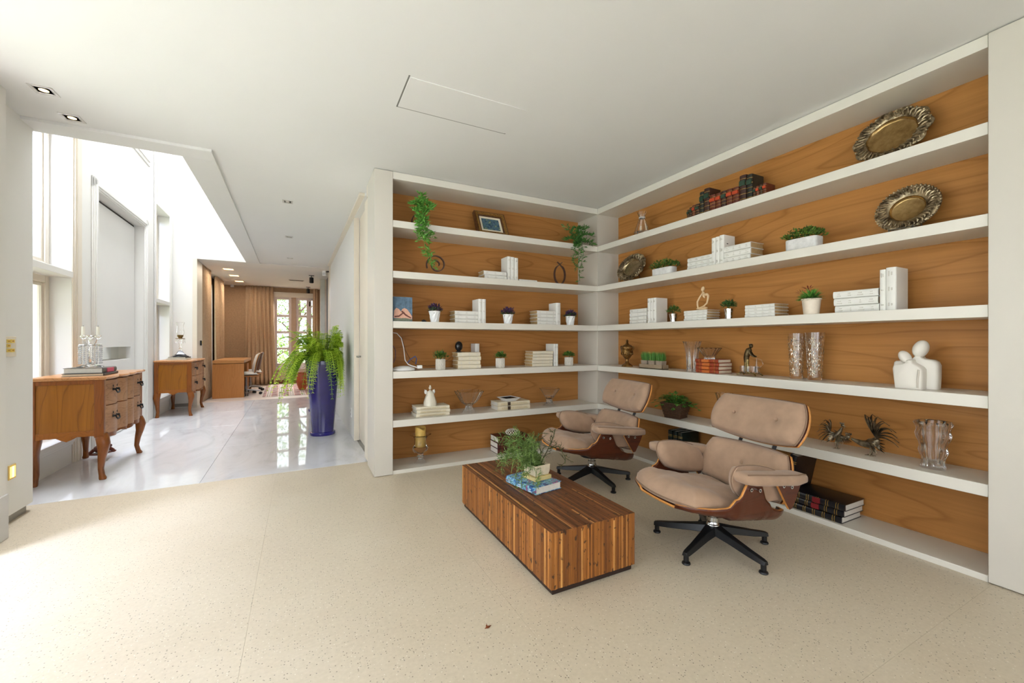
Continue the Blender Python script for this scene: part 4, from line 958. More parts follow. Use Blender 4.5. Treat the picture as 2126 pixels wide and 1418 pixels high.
# ------------------------------------------------------------------ long wall, top shelf
def silver(name, a, b_, bm_, rough=.3, metal=.9):
    m, nt, b = base(name); v = coords(nt); n = noise(nt, v, 28, 4); 
    nt.links.new(ramp(nt, n, [(.35, a), (.65, b_)]), b.inputs['Base Color']); b.inputs['Metallic'].default_value = metal; b.inputs['Roughness'].default_value = rough
    if bm_: bump(nt, b, noise(nt, v, 70, 4), bm_, .006)
    return m
SILD = silver('tarnished_silver', (92, 78, 60), (196, 178, 146), .45, .34); BRZ = silver('bronzed_plate', (150, 122, 78), (186, 156, 106), .08, .25)
SILB = silver('silver_centre', (150, 134, 104), (184, 164, 130), .05, .22); WIRE = plain('dark_steel_wire', (96, 94, 90), .35, .8)
def tray(name, label, px0, px1, ytop, lv, d, lean, lob, seed, cmat, centre=(.56, .56), rim=.03, oval=None):
    a, b_ = onX(px0, FX + d), onX(px1, FX + d); P = Vector((FX + d, (a.y + b_.y) / 2, SZ[lv] + .0006)); W_ = abs(a.y - b_.y)
    hh = zat(P, ytop) - P.z - .022; t = thing(name, label, 'tray', P, RR, 'silver trays on wire stands')
    h2 = hh / 2 / math.cos(lean); w2 = W_ / 2; g = random.Random(seed)
    ML = Matrix.Translation((0, 0, .022)) @ Matrix.Rotation(-lean, 4, 'X') @ Matrix.Translation((0, 0, h2))
    N = 96
    def ring(fr, y, wob=0.0):
        out = []
        for k in range(N):
            th = 2 * PI * k / N; s = 1 + (lob[1] * abs(math.cos(lob[0] * th / 2)) - lob[1] * .5) * wob
            out.append(ML @ Vector((w2 * fr * s * math.cos(th), y, h2 * fr * s * math.sin(th))))
        return out
    c0, c1 = centre
    q = MB(); q.rings([ring(1, -.004, 1), ring(1.0, -.010, 1), ring(.94, -.016, .9), ring(.82, -.010, .5), ring(c0 + .05, -.006, .25), ring(c0 + .03, .0, .2), ring(c0 + .03, .004, .2), ring(.96, .004, .9)], cap0=False, cap1=False)
    q.build('rim', SILD, t, ang=60)
    q = MB(); q.rings([ring(c0 + .035, -.004, .2), ring(c0, .012, .2), ring(c0 * .9, .016, .1), ring(.004, .016)], cap0=False); q.build('centre', cmat, t, ang=60, recalc=False)
    q = MB(); n = 44
    for k in range(n):
        th = 2 * PI * (k + .5) / n; f = (c0 + 1.0) / 2 + .04 + .03 * (1 if k % 2 else -1)
        p = lambda e, dth, y: ML @ Vector((w2 * e * math.cos(th + dth), y, h2 * e * math.sin(th + dth)))
        q.tube([p(f - .13, -.05, -.014), p(f - .03, .03, -.020), p(f + .06, .04, -.019), p(f + .09, -.01, -.017), p(f + .04, -.03, -.016)], [.004, .006, .006, .005, .003], 6)
        q.sphere(p(.985, 0, -.012), .007, 6, 4)
    q.build('chased_scrolls', SILD, t, kind='stuff')
    q = MB()
    for s in (-1, 1):
        x = s * w2 * .36
        q.tube([(x, -.045, .036), (x, -.048, .020), (x, -.03, .004), (x * .9, .06, .004), (x * .8, .125, .004), (x * .7, .03 + hh * .5 * math.tan(lean) + .012, hh * .5)], .0028, 6)
    q.tube([(-w2 * .36, -.046, .030), (w2 * .36, -.046, .030)], .0026, 6).tube([(-w2 * .3, .12, .006), (w2 * .3, .12, .006)], .0026, 6)
    q.build('wire_stand', WIRE, t)
    return t
tray('oval_tray', 'large scalloped oval bronze-centred tray on the top shelf', 1768, 1928, 224, 5, .15, .30, (10, .14), 1, BRZ, (.64, .64))
tray('round_tray', 'round tray with scrolled silver rim and raised bronze centre above the thick white books', 1812, 1950, 383, 4, .15, .30, (40, .02), 2, BRZ, (.52, .52))
tray('oval_tray', 'small pierced oval silver tray standing near the corner post', 1277.5, 1333, 527, 4, .10, .33, (14, .08), 3, SILB, (.60, .60))
P = PR(1333, 5, .10); t = thing('tied_glass_vase', 'clear glass vase shaped like a tied bag on the top shelf', 'vase', P, RR)
vessel(P, 1333, [(16, 492), (17, 489), (15.5, 482), (11, 468), (7, 457), (5.4, 452.5), (7.5, 447), (10, 441)], .003, 40, (9, .10), 487, CRY, 'body', t)
MB().lathe([(rpx(P, 12.5, 1333), zat(P, 453.6) - P.z), (rpx(P, 13.4, 1333), zat(P, 452.4) - P.z), (rpx(P, 12.5, 1333), zat(P, 451.2) - P.z)], n=20, cap0=False, cap1=False).build('tie_band', plain('frosted_band', (214, 212, 208), .3), t, solid=.002)

# --- upper shelf: two rough white planters with clipped boxwood
ROUGHW = plain('rough_white_stone', (218, 216, 214), .85, var=.12, scale=30, bmp=.7, bscale=40)
def planter(px0, px1, yrim, ybase, ytop, lv, d, D, label, seed, grow=1.12):
    a, b_ = onX(px0, FX + d), onX(px1, FX + d); P = Vector((FX + d + D * .3, (a.y + b_.y) / 2, SZ[lv] + .0006)); L = abs(a.y - b_.y) * .94
    h = max(.05, zat(P, yrim) - P.z); t = thing('oblong_planter', label, 'plant', P, RR, 'white oblong planters with boxwood')
    def rr(f, z, e=0.0):
        out = []
        for k in range(40):
            th = 2 * PI * k / 40; n = .38; c, s = math.cos(th), math.sin(th)
            out.append((L / 2 * f * math.copysign(abs(c) ** n, c), D / 2 * f * math.copysign(abs(s) ** n, s), z))
        return out
    MB().rings([rr(.94, 0), rr(.99, .006), rr(1.0, h * .9), rr(.985, h), rr(.90, h), rr(.88, h * .75)]).build('planter', ROUGHW, t)
    MB().rings([rr(.89, h * .8), rr(.89, h * .9)]).build('soil', SOIL, t)
    q = MB(); g = random.Random(seed); ht = zat(P, ytop) - P.z - h
    for i in range(420):
        x, y = g.uniform(-1, 1) * L / 2 * grow, g.uniform(-1, 1) * D / 2 * 1.1; top = ht * (1 - .35 * abs(2 * x / L) ** 3)
        z = h + g.uniform(.15, 1) ** .7 * top - .012
        dd = Vector((g.uniform(-1, 1) + x / L * 1.5, g.uniform(-1, 1) + y * 6, g.uniform(-.2, 1.3))).normalized()
        q.leaf((x, y, z), dd, (g.uniform(-.5, .5), g.uniform(-.5, .5), 1), g.uniform(.018, .030), g.uniform(.011, .017))
    q.build('foliage', G1, t, recalc=False, kind='stuff')
    q = MB()
    for i in range(16):
        x = g.uniform(-.42, .42) * L; q.tube([(x, g.uniform(-.3, .3) * D, h * .85), (x * 1.05, g.uniform(-.3, .3) * D, h + ht * .55)], .0015, 4)
    q.build('stem', STEM, t, kind='stuff'); return t
planter(1353, 1397, 557, 573, 538, 4, .06, .10, 'white oblong planter of boxwood beside the small oval tray', 7, 1.15)
planter(1629, 1700, 496, 520, 473, 4, .06, .11, 'white oblong planter of boxwood left of the round tray', 8, 1.1)

# --- middle shelf
MIRR = plain('polished_silver_cup', (214, 212, 210), .08, 1.0, var=.02)
for k, (px, w, w1, yr, yb, yt, fw_, lb) in enumerate(((1398, 9.2, 6.8, 651.5, 666, 634, 17, 'beside the white books nearest the corner'), (1513, 10, 8.4, 641, 661, 622, 19, 'right of the thinker figure'))):
    P = PR(px, 3, .08); t = thing('silver_cup_plant', 'clipped green plant in a small silver cup ' + lb, 'plant', P, RR, 'green plants in silver cups')
    r, r1, h = rpx(P, 2 * w, px), rpx(P, 2 * w1, px), zat(P, yr) - P.z
    MB().lathe([(r1 * .9, 0), (r1, .003), (r1 * .98, h * .3), (r * .98, h * .95), (r, h), (r * .93, h), (r * .9, h * .8)], n=32).build('cup', MIRR, t)
    b_ = ball(230, rpx(P, 2 * fw_, px), .024, .012, 71 + k, -.15, .75); o = b_.build('foliage', G2 if k else G1, t, recalc=False, kind='stuff'); o.location = (0, 0, h + .022)
    stems(9, r, h * .6, 6).build('stem', STEM, t, kind='stuff').location = (0, 0, h * .8)
# thinker: a thin seated figure, elbow on knee, of pale resin
P = PR(1459, 3, .10); P.z = tz + .001
t = thing('thinker_figurine', 'pale tan abstract seated figure leaning its head on its hand on white books', 'figurine', P, RR)
TAN = plain('tan_resin', (222, 190, 148), .5, var=.06, scale=30)
k_ = (zat(P, 595) - P.z) / .27                         # modelled 0.27 m tall, then scaled to the photo
q = MB(); S3 = lambda pts: [tuple(Vector(p) * k_) for p in pts]
q.tube(S3([(.045, 0, .012), (.015, -.01, .014), (-.03, -.02, .012), (-.06, -.015, .016), (-.035, 0, .024), (.015, .01, .026), (.05, .01, .02)]), [.013 * k_, .014 * k_, .011 * k_, .012 * k_, .013 * k_, .014 * k_, .010 * k_], 10)
q.build('crossed_legs', TAN, t); q = MB()
q.tube(S3([(-.05, -.012, .020), (-.066, -.006, .06), (-.072, .0, .10), (-.045, .005, .15), (-.010, .006, .19), (.0, .004, .215)]), [.009 * k_, .010 * k_, .010 * k_, .010 * k_, .010 * k_, .008 * k_], 10).build('propping_arm', TAN, t); q = MB()
q.tube(S3([(-.005, .0, .17), (.02, .0, .175), (.06, .0, .172), (.072, .0, .155), (.068, .0, .12), (.055, .0, .075), (.02, -.012, .040), (-.03, -.014, .024)]), [.012 * k_, .016 * k_, .017 * k_, .014 * k_, .011 * k_, .010 * k_, .009 * k_, .008 * k_], 10).build('folded_arm', TAN, t); q = MB()
q.tube(S3([(.012, 0, .205), (.014, 0, .18), (.02, 0, .15), (.026, 0, .135)]), [.011 * k_, .016 * k_, .020 * k_, .006 * k_], 12, .7).build('torso', TAN, t)
MB().sphere(Vector((.004, -.002, .242)) * k_, (.020 * k_, .021 * k_, .029 * k_), 16, 10, Matrix.Rotation(.25, 3, 'Y')).build('head', TAN, t)
# cream bucket with a spiky plant
P = PR(1684.5, 3, .075); t = thing('bucket_plant', 'spiky green plant with red tips in a cream bucket pot', 'plant', P, RR)
r0, r1, h = rpx(P, 43, 1684.5), rpx(P, 33, 1684.5), zat(P, 620.5) - P.z
BKT = plain('cream_glazed_bucket', (226, 212, 194), .4, var=.06, scale=20)
MB().lathe([(r1, 0), (r1 * 1.02, .004), (r0 * .95, h * .9), (r0, h * .92), (r0 * 1.05, h * .97), (r0 * 1.03, h), (r0 * .93, h), (r0 * .9, h * .8)], n=32).build('pot', BKT, t)
MB().lathe([(r0 * .9, h * .82), (r0 * .88, h * .9)], n=20).build('soil', SOIL, t)
def spiky(n, L, W, seed, mat, nm, tilt=(.3, 1.3), at=(0, 0, 0)):
    q = MB(); g = random.Random(seed)
    for i in range(n):
        a = g.uniform(0, 2 * PI); e = g.uniform(*tilt); d = Vector((math.cos(a) * math.cos(e), math.sin(a) * math.cos(e), math.sin(e)))
        q.leaf(Vector(at) + d * .012, d, (0, 0, 1), L * g.uniform(.7, 1.15), W, .10)
    return q.build(nm, mat, t, recalc=False, kind='stuff')
spiky(110, .085, .010, 5, GTR, 'foliage', (.05, 1.2), (-.005, 0, h * .95)); spiky(60, .055, .009, 6, G2, 'foliage', (-.1, .9), (.025, -.01, h * .97)); spiky(60, .055, .009, 9, GTR, 'foliage', (-.1, .9), (-.03, -.01, h * .98))
MB().tube([(-.005, 0, h * .9), (-.01, 0, h + .04), (-.018, 0, h + .075)], .002, 5).tube([(-.005, 0, h * .9), (-.04, -.01, h + .03), (-.058, -.01, h + .04)], .002, 5).build('stem', STEM, t)
spiky(16, .042, .007, 7, REDL, 'red_tips', (.1, 1.4), (-.018, 0, h + .06)); spiky(12, .036, .006, 8, REDL, 'red_tips', (.0, 1.3), (-.06, -.01, h + .038))

# --- fourth shelf
BRS = silver('antique_brass', (92, 66, 36), (176, 136, 80), .5, .3)
P = PR(1302, 2, .11); t = thing('brass_urn', 'lidded antique brass urn with two scroll handles by the corner post', 'urn', P, RR)
MB().lathe(prof(P, 1302, [(11.5, 761.5), (12, 760), (10, 757), (5, 754), (3.2, 750), (3, 746), (6, 743.5), (10, 738), (12, 731), (12, 726), (13.5, 724), (13, 722.8)]), n=32).build('body', BRS, t)
MB().lathe(prof(P, 1302, [(13.8, 722.6), (13.4, 720.6), (9, 717.5), (4.5, 715), (3, 712.8), (2.2, 711)]), n=32).build('lid', BRS, t)
MB().lathe(prof(P, 1302, [(1.4, 711), (3, 709), (2.2, 706.8), (.6, 705)]), n=14).build('finial', BRS, t)
q = MB(); r = rpx(P, 24, 1302)
for k in range(14):
    a = 2 * PI * k / 14; z = zat(P, 734) - P.z
    q.sphere((r * .93 * math.cos(a), r * .93 * math.sin(a), z), (.010, .010, .016), 6, 5)
q.build('embossed_leaves', BRS, t, kind='stuff')
for s in (-1, 1):
    z0_ = zat(P, 727) - P.z; q = MB()
    q.tube([(s * r * .95, 0, z0_ - .012), (s * r * 1.45, 0, z0_ + .008), (s * r * 1.75, 0, z0_ + .03), (s * r * 1.55, 0, z0_ + .045), (s * r * 1.3, 0, z0_ + .035), (s * r * 1.42, 0, z0_ + .024)], [.006, .006, .005, .005, .004, .003], 8); q.build('handle', BRS, t)
# wooden trough of grass tufts
P = PR(1356.5, 2, .09); t = thing('grass_trough', 'small weathered wooden trough with three tufts of grass', 'plant', P, RR)
L = wR(1329, 1382, .06) * .92; D = .085; h = zat(P, 748.5) - P.z; WW = wood('weathered_wood', (84, 70, 54), (146, 124, 100), (170, 150, 124), .8, 'x', 6, 6, 0, .7)
q = MB(); q.box(-L / 2, L / 2, -D / 2, D / 2, 0, .008).box(-L / 2, L / 2, -D / 2, -D / 2 + .006, .0, h * .52).box(-L / 2, L / 2, D / 2 - .006, D / 2, .0, h * .52).box(-L / 2, -L / 2 + .006, -D / 2, D / 2, 0, h * .52).box(L / 2 - .006, L / 2, -D / 2, D / 2, 0, h * .52)
q.build('tray', WW, t, bevel=.001, seg=1)
for k in range(3):
    cx = (k - 1) * L * .32; q = MB(); a, b_ = L * .135, D * .36
    q.rings([[(cx - a * f, -b_ * f, z), (cx + a * f, -b_ * f, z), (cx + a * f, b_ * f, z), (cx - a * f, b_ * f, z)] for f, z in ((.85, .009), (1.0, h), (.9, h), (.88, h * .85))]); o = q.build('pot', plain('grey_brown_pot', (150, 134, 116), .8, var=.15, scale=40), t, smooth=False)
    q = MB(); g = random.Random(20 + k); ht = zat(P, 729) - P.z
    for i in range(260):
        x, y = g.uniform(-1, 1) * a * .85, g.uniform(-1, 1) * b_ * .85; tip = Vector((cx + x * 1.25 + g.uniform(-.006, .006), y * 1.25 + g.uniform(-.006, .006), ht * g.uniform(.82, 1.02)))
        p = Vector((cx + x, y, h * .85)); q.leaf(p, tip - p, (g.uniform(-1, 1), g.uniform(-1, 1), .1), (tip - p).length, .0036)
    q.build('grass_tuft', GGR, o, recalc=False, kind='stuff')
P = PR(1437, 2, .09); t = thing('fluted_vase', 'tall clear fluted flared glass vase left of the red books', 'vase', P, RR)
vessel(P, 1437, [(11.4, 774), (11.8, 771), (11.2, 766), (11.4, 748), (12.5, 734), (14.5, 722), (17.8, 712), (19.5, 708.8)], .007, 90, (15, .07), 768, CRY, 'body', t)
P = PR(1483, 2, .10); P.z = rz_ + .001; P.y = rP.y + .003
t = thing('fluted_bowl', 'flared clear ribbed glass bowl on the red leather books', 'bowl', P, RR)
vessel(P, 1483, [(11, 746), (11.4, 744.5), (10.4, 742), (13, 738), (19, 730), (24.5, 723.5), (26, 722)], .006, 96, (16, .06), 742, CRY, 'body', t)
# bronze figure with a liqueur set
P = PR(1556.5, 2, .13); t = thing('liqueur_stand', 'bronze figure on a footed tray with small liqueur glasses', 'ornament', P, RR)
DBZ = silver('dark_bronze', (40, 34, 26), (112, 94, 66), .3, .35); OB = silver('old_brass_tray', (80, 68, 40), (160, 138, 90), .3, .35)
rw_ = rpx(P, 48, 1556.5); q = MB()
q.lathe([(rw_ * .9, .016), (rw_, .018), (rw_ * 1.04, .024), (rw_ * .98, .024), (rw_ * .95, .021), (.004, .021)], n=36, sy=.7).build('tray', OB, t)
for a in (.6, 2.5, 3.8, 5.6):
    q = MB(); c, s = math.cos(a) * rw_ * .95, math.sin(a) * rw_ * .66
    q.tube([(c * .9, s * .9, .018), (c * 1.15, s * 1.15, .014), (c * 1.3, s * 1.3, .004), (c * 1.2, s * 1.2, .003)], [.005, .006, .005, .003], 7); q.build('scroll_foot', OB, t)
Hf = zat(P, 714) - P.z; fx = -rw_ * .28; q = MB()
q.tube([(fx - .012, 0, .022), (fx - .012, 0, Hf * .36), (fx - .008, 0, Hf * .50)], [.009, .010, .016], 10).tube([(fx + .010, -.004, .022), (fx + .006, -.004, Hf * .36), (fx, 0, Hf * .50)], [.008, .010, .016], 10).build('legs', OB, t); q = MB()
q.tube([(fx - .004, 0, Hf * .42), (fx - .006, 0, Hf * .56), (fx + .004, 0, Hf * .70), (fx + .018, 0, Hf * .82), (fx + .026, 0, Hf * .87)], [.018, .020, .022, .022, .009], 12).build('torso', DBZ, t); q = MB()
q.sphere((fx + .034, 0, Hf * .935), (.014, .015, .018), 12, 8).lathe([(.016, Hf * .965), (.014, Hf * .99), (.004, Hf)], (fx + .032, 0, 0), 12).build('head', DBZ, t); q = MB()
q.tube([(fx + .022, -.016, Hf * .80), (fx + .044, -.02, Hf * .66), (fx + .066, -.012, Hf * .60)], [.008, .007, .006], 8).tube([(fx + .012, .016, Hf * .80), (fx + .04, .018, Hf * .64), (fx + .068, .010, Hf * .60)], [.008, .007, .006], 8).build('arms', DBZ, t); q = MB()
q.tube([(fx + .069, -.008, Hf * .605), (fx + .072, .0, Hf * .61), (fx + .07, .008, Hf * .605)], [.006, .007, .006], 8).build('hands', DBZ, t)
q = MB(); dx_ = fx + .078; q.lathe([(.012, .024), (.016, .03), (.012, Hf * .30), (.006, Hf * .40), (.006, Hf * .5), (.011, Hf * .56), (.009, Hf * .56), (.004, Hf * .5), (.004, Hf * .4), (.010, Hf * .30), (.012, .032), (.001, .031)], (dx_, 0, 0), 20, cap1=False); q.build('decanter', CRY, t)
q = MB(); q.tube([(dx_ + .008, 0, Hf * .54), (dx_ + .04, 0, Hf * .50), (dx_ + .05, 0, Hf * .38), (dx_ + .03, 0, Hf * .28), (dx_ + .012, 0, Hf * .26)], .0028, 6).build('decanter_handle', CRY, t)
q0 = None
for k in range(8):
    a = 2 * PI * k / 8 + .2; gx, gy = math.cos(a) * rw_ * .74, math.sin(a) * rw_ * .50
    gp = P + Matrix.Rotation(RR, 3, 'Z') @ Vector((gx, gy, .0245))
    if k == 0:
        q = MB(); q.lathe([(.014, 0), (.0155, .004), (.0165, .052), (.0148, .052), (.0138, .010), (.001, .009)], n=18, cap1=False); q0 = q.build('liqueur_glass', CRY); q0.location = gp
    else:
        q0 = q0.copy(); C.objects.link(q0); q0.location = gp
    tag(q0, 'tiny straight liqueur glass standing on the bronze footed tray', 'glass', 'liqueur glasses on the bronze stand')
# pair of engraved vases with silvered flowers
SILV = plain('silvered_engraving', (226, 214, 196), .2, .9, var=.15, scale=60)
for k, (px, w0, w1, yt, yb, lb) in enumerate(((1653, 17.5, 13, 692, 787, 'left'), (1691.5, 21, 14.5, 690, 789.5, 'right'))):
    P = PR(px, 2, .18); t = thing('engraved_vase', f'tall tapered clear vase engraved with silvered flowers, {lb} one of the pair', 'vase', P, RR, 'pair of silvered engraved vases')
    r0, r1, h = rpx(P, 2 * w0, px), rpx(P, 2 * w1, px), zat(P, yt) - P.z
    MB().lathe([(r1, 0), (r1 * 1.02, .004), (r0, h), (r0 - .004, h), (r1 - .003, .02), (.001, .018)], n=36, cap1=False).build('body', CRY, t, ang=50)
    q = MB(); g = random.Random(40 + k)
    for i in range(26):
        f = .10 + .82 * (i + .5) / 26; a = i * 2.4; rr = r1 + (r0 - r1) * f + .0012; z = h * f
        c = Vector((rr * math.cos(a), rr * math.sin(a), z)); nrm = Vector((math.cos(a), math.sin(a), 0)); tx = Vector((-math.sin(a), math.cos(a), 0))
        for j in range(7):
            b2 = 2 * PI * j / 7 + g.uniform(-.2, .2); d = tx * math.cos(b2) + Vector((0, 0, 1)) * math.sin(b2)
            L_ = g.uniform(.018, .028); q.leaf(c + d * .004, d - nrm * (.14 if abs(math.cos(b2)) > .5 else 0), nrm, L_, .0080)
    q.build('silver_flowers', SILV, t, recalc=False, kind='stuff')
# white embracing couple
P = PR(1897, 2, .12); t = thing('couple_sculpture', 'white abstract sculpture of two figures leaning head to head', 'sculpture', P, RR)
MATW = plain('matt_white_ceramic', (232, 226, 216), .55, var=.012, scale=10)
s_ = (zat(P, 708.5) - P.z) / .98; wd = wR(1849, 1945, .12) / .98        # heights in a 0.98 box, widths in a 0.98 box
def bust(outline, y0, y1, name):
    # rounded slab: outline (x right, z up) inflated in y by rings
    cx = sum(p[0] for p in outline) / len(outline); czz = sum(p[1] for p in outline) / len(outline); R = []
    ym, th = (y0 + y1) / 2, (y1 - y0) / 2
    for f, yy in ((.86, -1), (.95, -.86), (1.0, -.5), (1.0, .5), (.95, .86), (.86, 1)):
        R.append([((cx + (p[0] - cx) * f) * wd, ym + th * yy, max(0.0, (czz + (p[1] - czz) * f)) * s_ if p[1] > .02 else 0.0) for p in outline])
    q = MB(); q.rings(R); return q.build(name, MATW, t, ang=80)
big = [(-.40, 0), (-.445, .20), (-.475, .42), (-.475, .50), (-.44, .55), (-.32, .565), (-.18, .56), (-.04, .61), (.02, .66), (.06, .70), (.12, .70), (.14, .64), (.22, .62), (.36, .60), (.455, .56), (.485, .48), (.485, .26), (.475, 0), (.31, 0), (.30, .30), (-.30, .30), (-.31, 0)]
big = [(-.41, 0), (-.45, .22), (-.48, .45), (-.465, .53), (-.42, .56), (-.30, .57), (-.16, .575), (-.05, .62), (.0, .67), (.13, .68), (.16, .63), (.24, .61), (.37, .60), (.45, .56), (.485, .49), (.485, .26), (.47, 0)]
small = [(-.335, 0), (-.36, .15), (-.39, .40), (-.375, .46), (-.32, .49), (-.17, .51), (-.10, .55), (-.075, .60), (.03, .60), (.05, .54), (.13, .50), (.21, .46), (.26, .40), (.265, .25), (.255, .02), (.22, 0)]
bust(big, .005, .075, 'back_figure'); bust(small, -.055, .03, 'front_figure')
MB().sphere((.10 * wd, .03, .82 * s_), (.165 * wd, .045, .185 * s_), 26, 16, Matrix.Rotation(.28, 3, 'Y')).build('back_head', MATW, t)
MB().sphere((-.165 * wd, -.012, .645 * s_), (.125 * wd, .04, .145 * s_), 24, 14, Matrix.Rotation(-.45, 3, 'Y')).build('front_head', MATW, t)
q = MB()
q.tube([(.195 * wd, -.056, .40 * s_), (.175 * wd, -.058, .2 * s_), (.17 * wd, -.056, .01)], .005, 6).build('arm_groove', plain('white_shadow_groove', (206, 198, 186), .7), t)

# --- fifth shelf
P = PR(1403, 1, .085); t = thing('wicker_pot_plant', 'leafy green plant in a brown wicker square pot behind the chairs', 'plant', P, RR + .25)
WK = plain('brown_wicker', (84, 58, 38), .7, var=.3, scale=60, bmp=1.0, bscale=120)
r0, r1, h = rpx(P, 56, 1403) * .86, rpx(P, 38, 1403) * .86, zat(P, 834.5) - P.z; q = MB()
sqr = lambda r, z: [(-r, -r, z), (r, -r, z), (r, r, z), (-r, r, z)]
q.rings([sqr(r1, 0), sqr(r0, h), sqr(r0 * .92, h), sqr(r0 * .9, h * .85)]); q.build('pot', WK, t, smooth=False)
q = MB()
for k in range(11):
    f = (k + .5) / 11; r = r1 + (r0 - r1) * f + .001; z = h * f
    for j in range(4):
        a, b_ = sqr(r, z)[j], sqr(r, z)[(j + 1) % 4]; n = 9
        q.tube([(a[0] + (b_[0] - a[0]) * i / n + (.0018 if (i + k) % 2 else -.0018) * (1 if j in (1,) else -1 if j == 3 else 0), a[1] + (b_[1] - a[1]) * i / n + (.0018 if (i + k) % 2 else -.0018) * (-1 if j == 0 else 1 if j == 2 else 0), z) for i in range(n + 1)], h * .042, 5)
q.build('woven_strands', WK, t, kind='stuff')
MB().box(-r0 * .9, r0 * .9, -r0 * .9, r0 * .9, h * .82, h * .88).build('soil', SOIL, t)
q = MB(); g = random.Random(61); LFR = rpx(P, 98, 1403)
for i in range(46):
    a = g.uniform(0, 2 * PI); e = g.uniform(.25, 1.25); L_ = LFR * g.uniform(.55, 1.1); d = Vector((math.cos(a) * math.cos(e), math.sin(a) * math.cos(e), math.sin(e) * .8)); p0_ = Vector((0, 0, h * .9)); last = p0_
    pts = [p0_ + d * L_ * f + Vector((0, 0, -L_ * .35 * f * f)) for f in (0, .35, .7, 1.0)]
    if abs(pts[-1].y) > .14: pts = [Vector((p.x, p.y * .5, p.z)) for p in pts]
    q.tube(pts, .0014, 4)
    for f in range(1, 4):
        for s in (-1, 0, 1):
            dd = (pts[f] - pts[f - 1]).normalized(); sd = dd.cross(Vector((0, 0, 1)))
            q.leaf(pts[f], dd + sd * s * .9 + Vector((0, 0, g.uniform(-.4, .2))), (0, 0, 1), .042 * g.uniform(.7, 1.1), .022)
q.build('foliage', leafmat('bright_leaf_green', (40, 84, 24), (112, 164, 66)), t, recalc=False, kind='stuff')
P = PR(1504, 1, .10); t = thing('ribbed_vase', 'tall ribbed clear glass vase half hidden by the nearer chair', 'vase', P, RR)
vessel(P, 1504, [(10, 872), (10.4, 869), (10, 862), (12, 845), (15, 830), (19, 816)], .007, 48, (12, .06), 866, CRY, 'body', t)
SILR = silver('antique_silver', (66, 60, 50), (166, 152, 128), .3, .32)
def rooster(name, label, px, py, d, size, facing, pose):
    P = PR(px, 1, d); t = thing(name, label, 'figurine', P, RR, 'silver roosters on the shelf'); k = size; f = facing
    V = lambda x, y, z: Vector((x * f * k, y * k, z * k))
    if pose == 'fight':                               # head low and forward, tail sweeping up behind
        body = [V(-.34, 0, .33), V(-.25, 0, .30), V(-.12, 0, .26), V(.02, 0, .27), V(.14, 0, .34), V(.20, 0, .42)]; rb = [.035, .06, .095, .12, .10, .05]; head = V(-.42, 0, .36); tb = V(.17, 0, .40); tails = [(-.06, .97), (.0, .92), (.06, .99), (.10, .84), (.18, .95), (.26, .86), (.33, .84), (.36, .72), (.42, .70), (.46, .60), (.48, .50), (.46, .40)]
    else:                                             # upright neck, wings spread low
        body = [V(.16, 0, .78), V(.13, 0, .68), V(.06, 0, .55), V(-.04, 0, .45), V(-.14, 0, .46), V(-.22, 0, .52)]; rb = [.04, .06, .10, .13, .10, .05]; head = V(.18, 0, .85); tb = V(-.2, 0, .5); tails = [(-.20, 1.0), (-.28, .92), (-.36, .95), (-.42, .84), (-.48, .78), (-.50, .66), (-.53, .56), (-.50, .44), (-.50, .32), (-.44, .2), (-.36, .3)]
    MB().tube(body, [r * k for r in rb], 12, .8).build('body', SILR, t)
    q = MB(); q.sphere(head, (.055 * k, .04 * k, .05 * k), 10, 8); bk = -1 if pose == 'fight' else 1
    q.tube([head + V(bk * .04, 0, -.005), head + V(bk * .11, 0, -.03)], [.02 * k, .003 * k], 6); q.build('head', SILR, t)
    q = MB()
    for i in range(4): q.leaf(head + V(bk * (.03 - .03 * i), 0, .035), V(bk * .2 - .12 * i * bk, 0, 1), (0, 1, 0), .075 * k, .035 * k)
    q.leaf(head + V(bk * .05, 0, -.03), V(0, 0, -1), (0, 1, 0), .06 * k, .03 * k); q.build('comb', SILR, t, recalc=False, solid=.004)
    for i, (tx, tz_) in enumerate(tails):
        end = V(tx, (i % 3 - 1) * .03, tz_); mid = tb.lerp(end, .5) + (V(-.12, 0, .16) if pose == 'fight' else V(.06, 0, .14))
        pts = []
        for j in range(9):
            u = j / 8; pts.append(tb * (1 - u) ** 2 + mid * 2 * u * (1 - u) + end * u * u)
        pts += [pts[-1] + (pts[-1] - pts[-2]) * .5 + V(.06 if pose == 'fight' else -.05, 0, -.07)]
        MB().tube(pts, [.016 * k + .034 * k * math.sin(PI * min(1, j / 8)) for j in range(10)], 6, .4).build('tail_feather', SILR, t)
    for s in (-1, 1):
        q = MB()
        for i in range(6):
            p = V(-.02 + .02 * i if pose == 'fight' else .02 - .02 * i, s * .085, .36 - .02 * i if pose == 'fight' else .52 - .03 * i)
            q.leaf(p, V(.5 if pose == 'fight' else -.5, s * .3, .25 - .16 * i), (0, s, 0), .26 * k, .05 * k)
        q.build('wing', SILR, t, recalc=False, solid=.003)
    if pose != 'fight':
        for s in (-1, 1):
            q = MB()
            for i in range(6):
                p = V(.08, s * .06, .52); q.leaf(p, V(.55 - .12 * i, s * .5, -.55 - .05 * i), (0, s, 0), .42 * k, .06 * k)
            q.build('spread_wing', SILR, t, recalc=False, solid=.003)
    for s in (-1, 1):
        q = MB(); hx = .04 if pose == 'fight' else .0
        q.tube([V(hx, s * .05, .24 if pose == 'fight' else .40), V(hx + .03, s * .05, .14), V(hx, s * .05, .015)], [.022 * k, .014 * k, .010 * k], 7)
        for a in (-.5, 0, .5, PI): q.tube([V(hx, s * .05, .012), V(hx - .09 * math.cos(a), s * .05 + .07 * math.sin(a), .008)], [.010 * k, .005 * k], 5)
        q.build('leg', SILR, t)
    return t
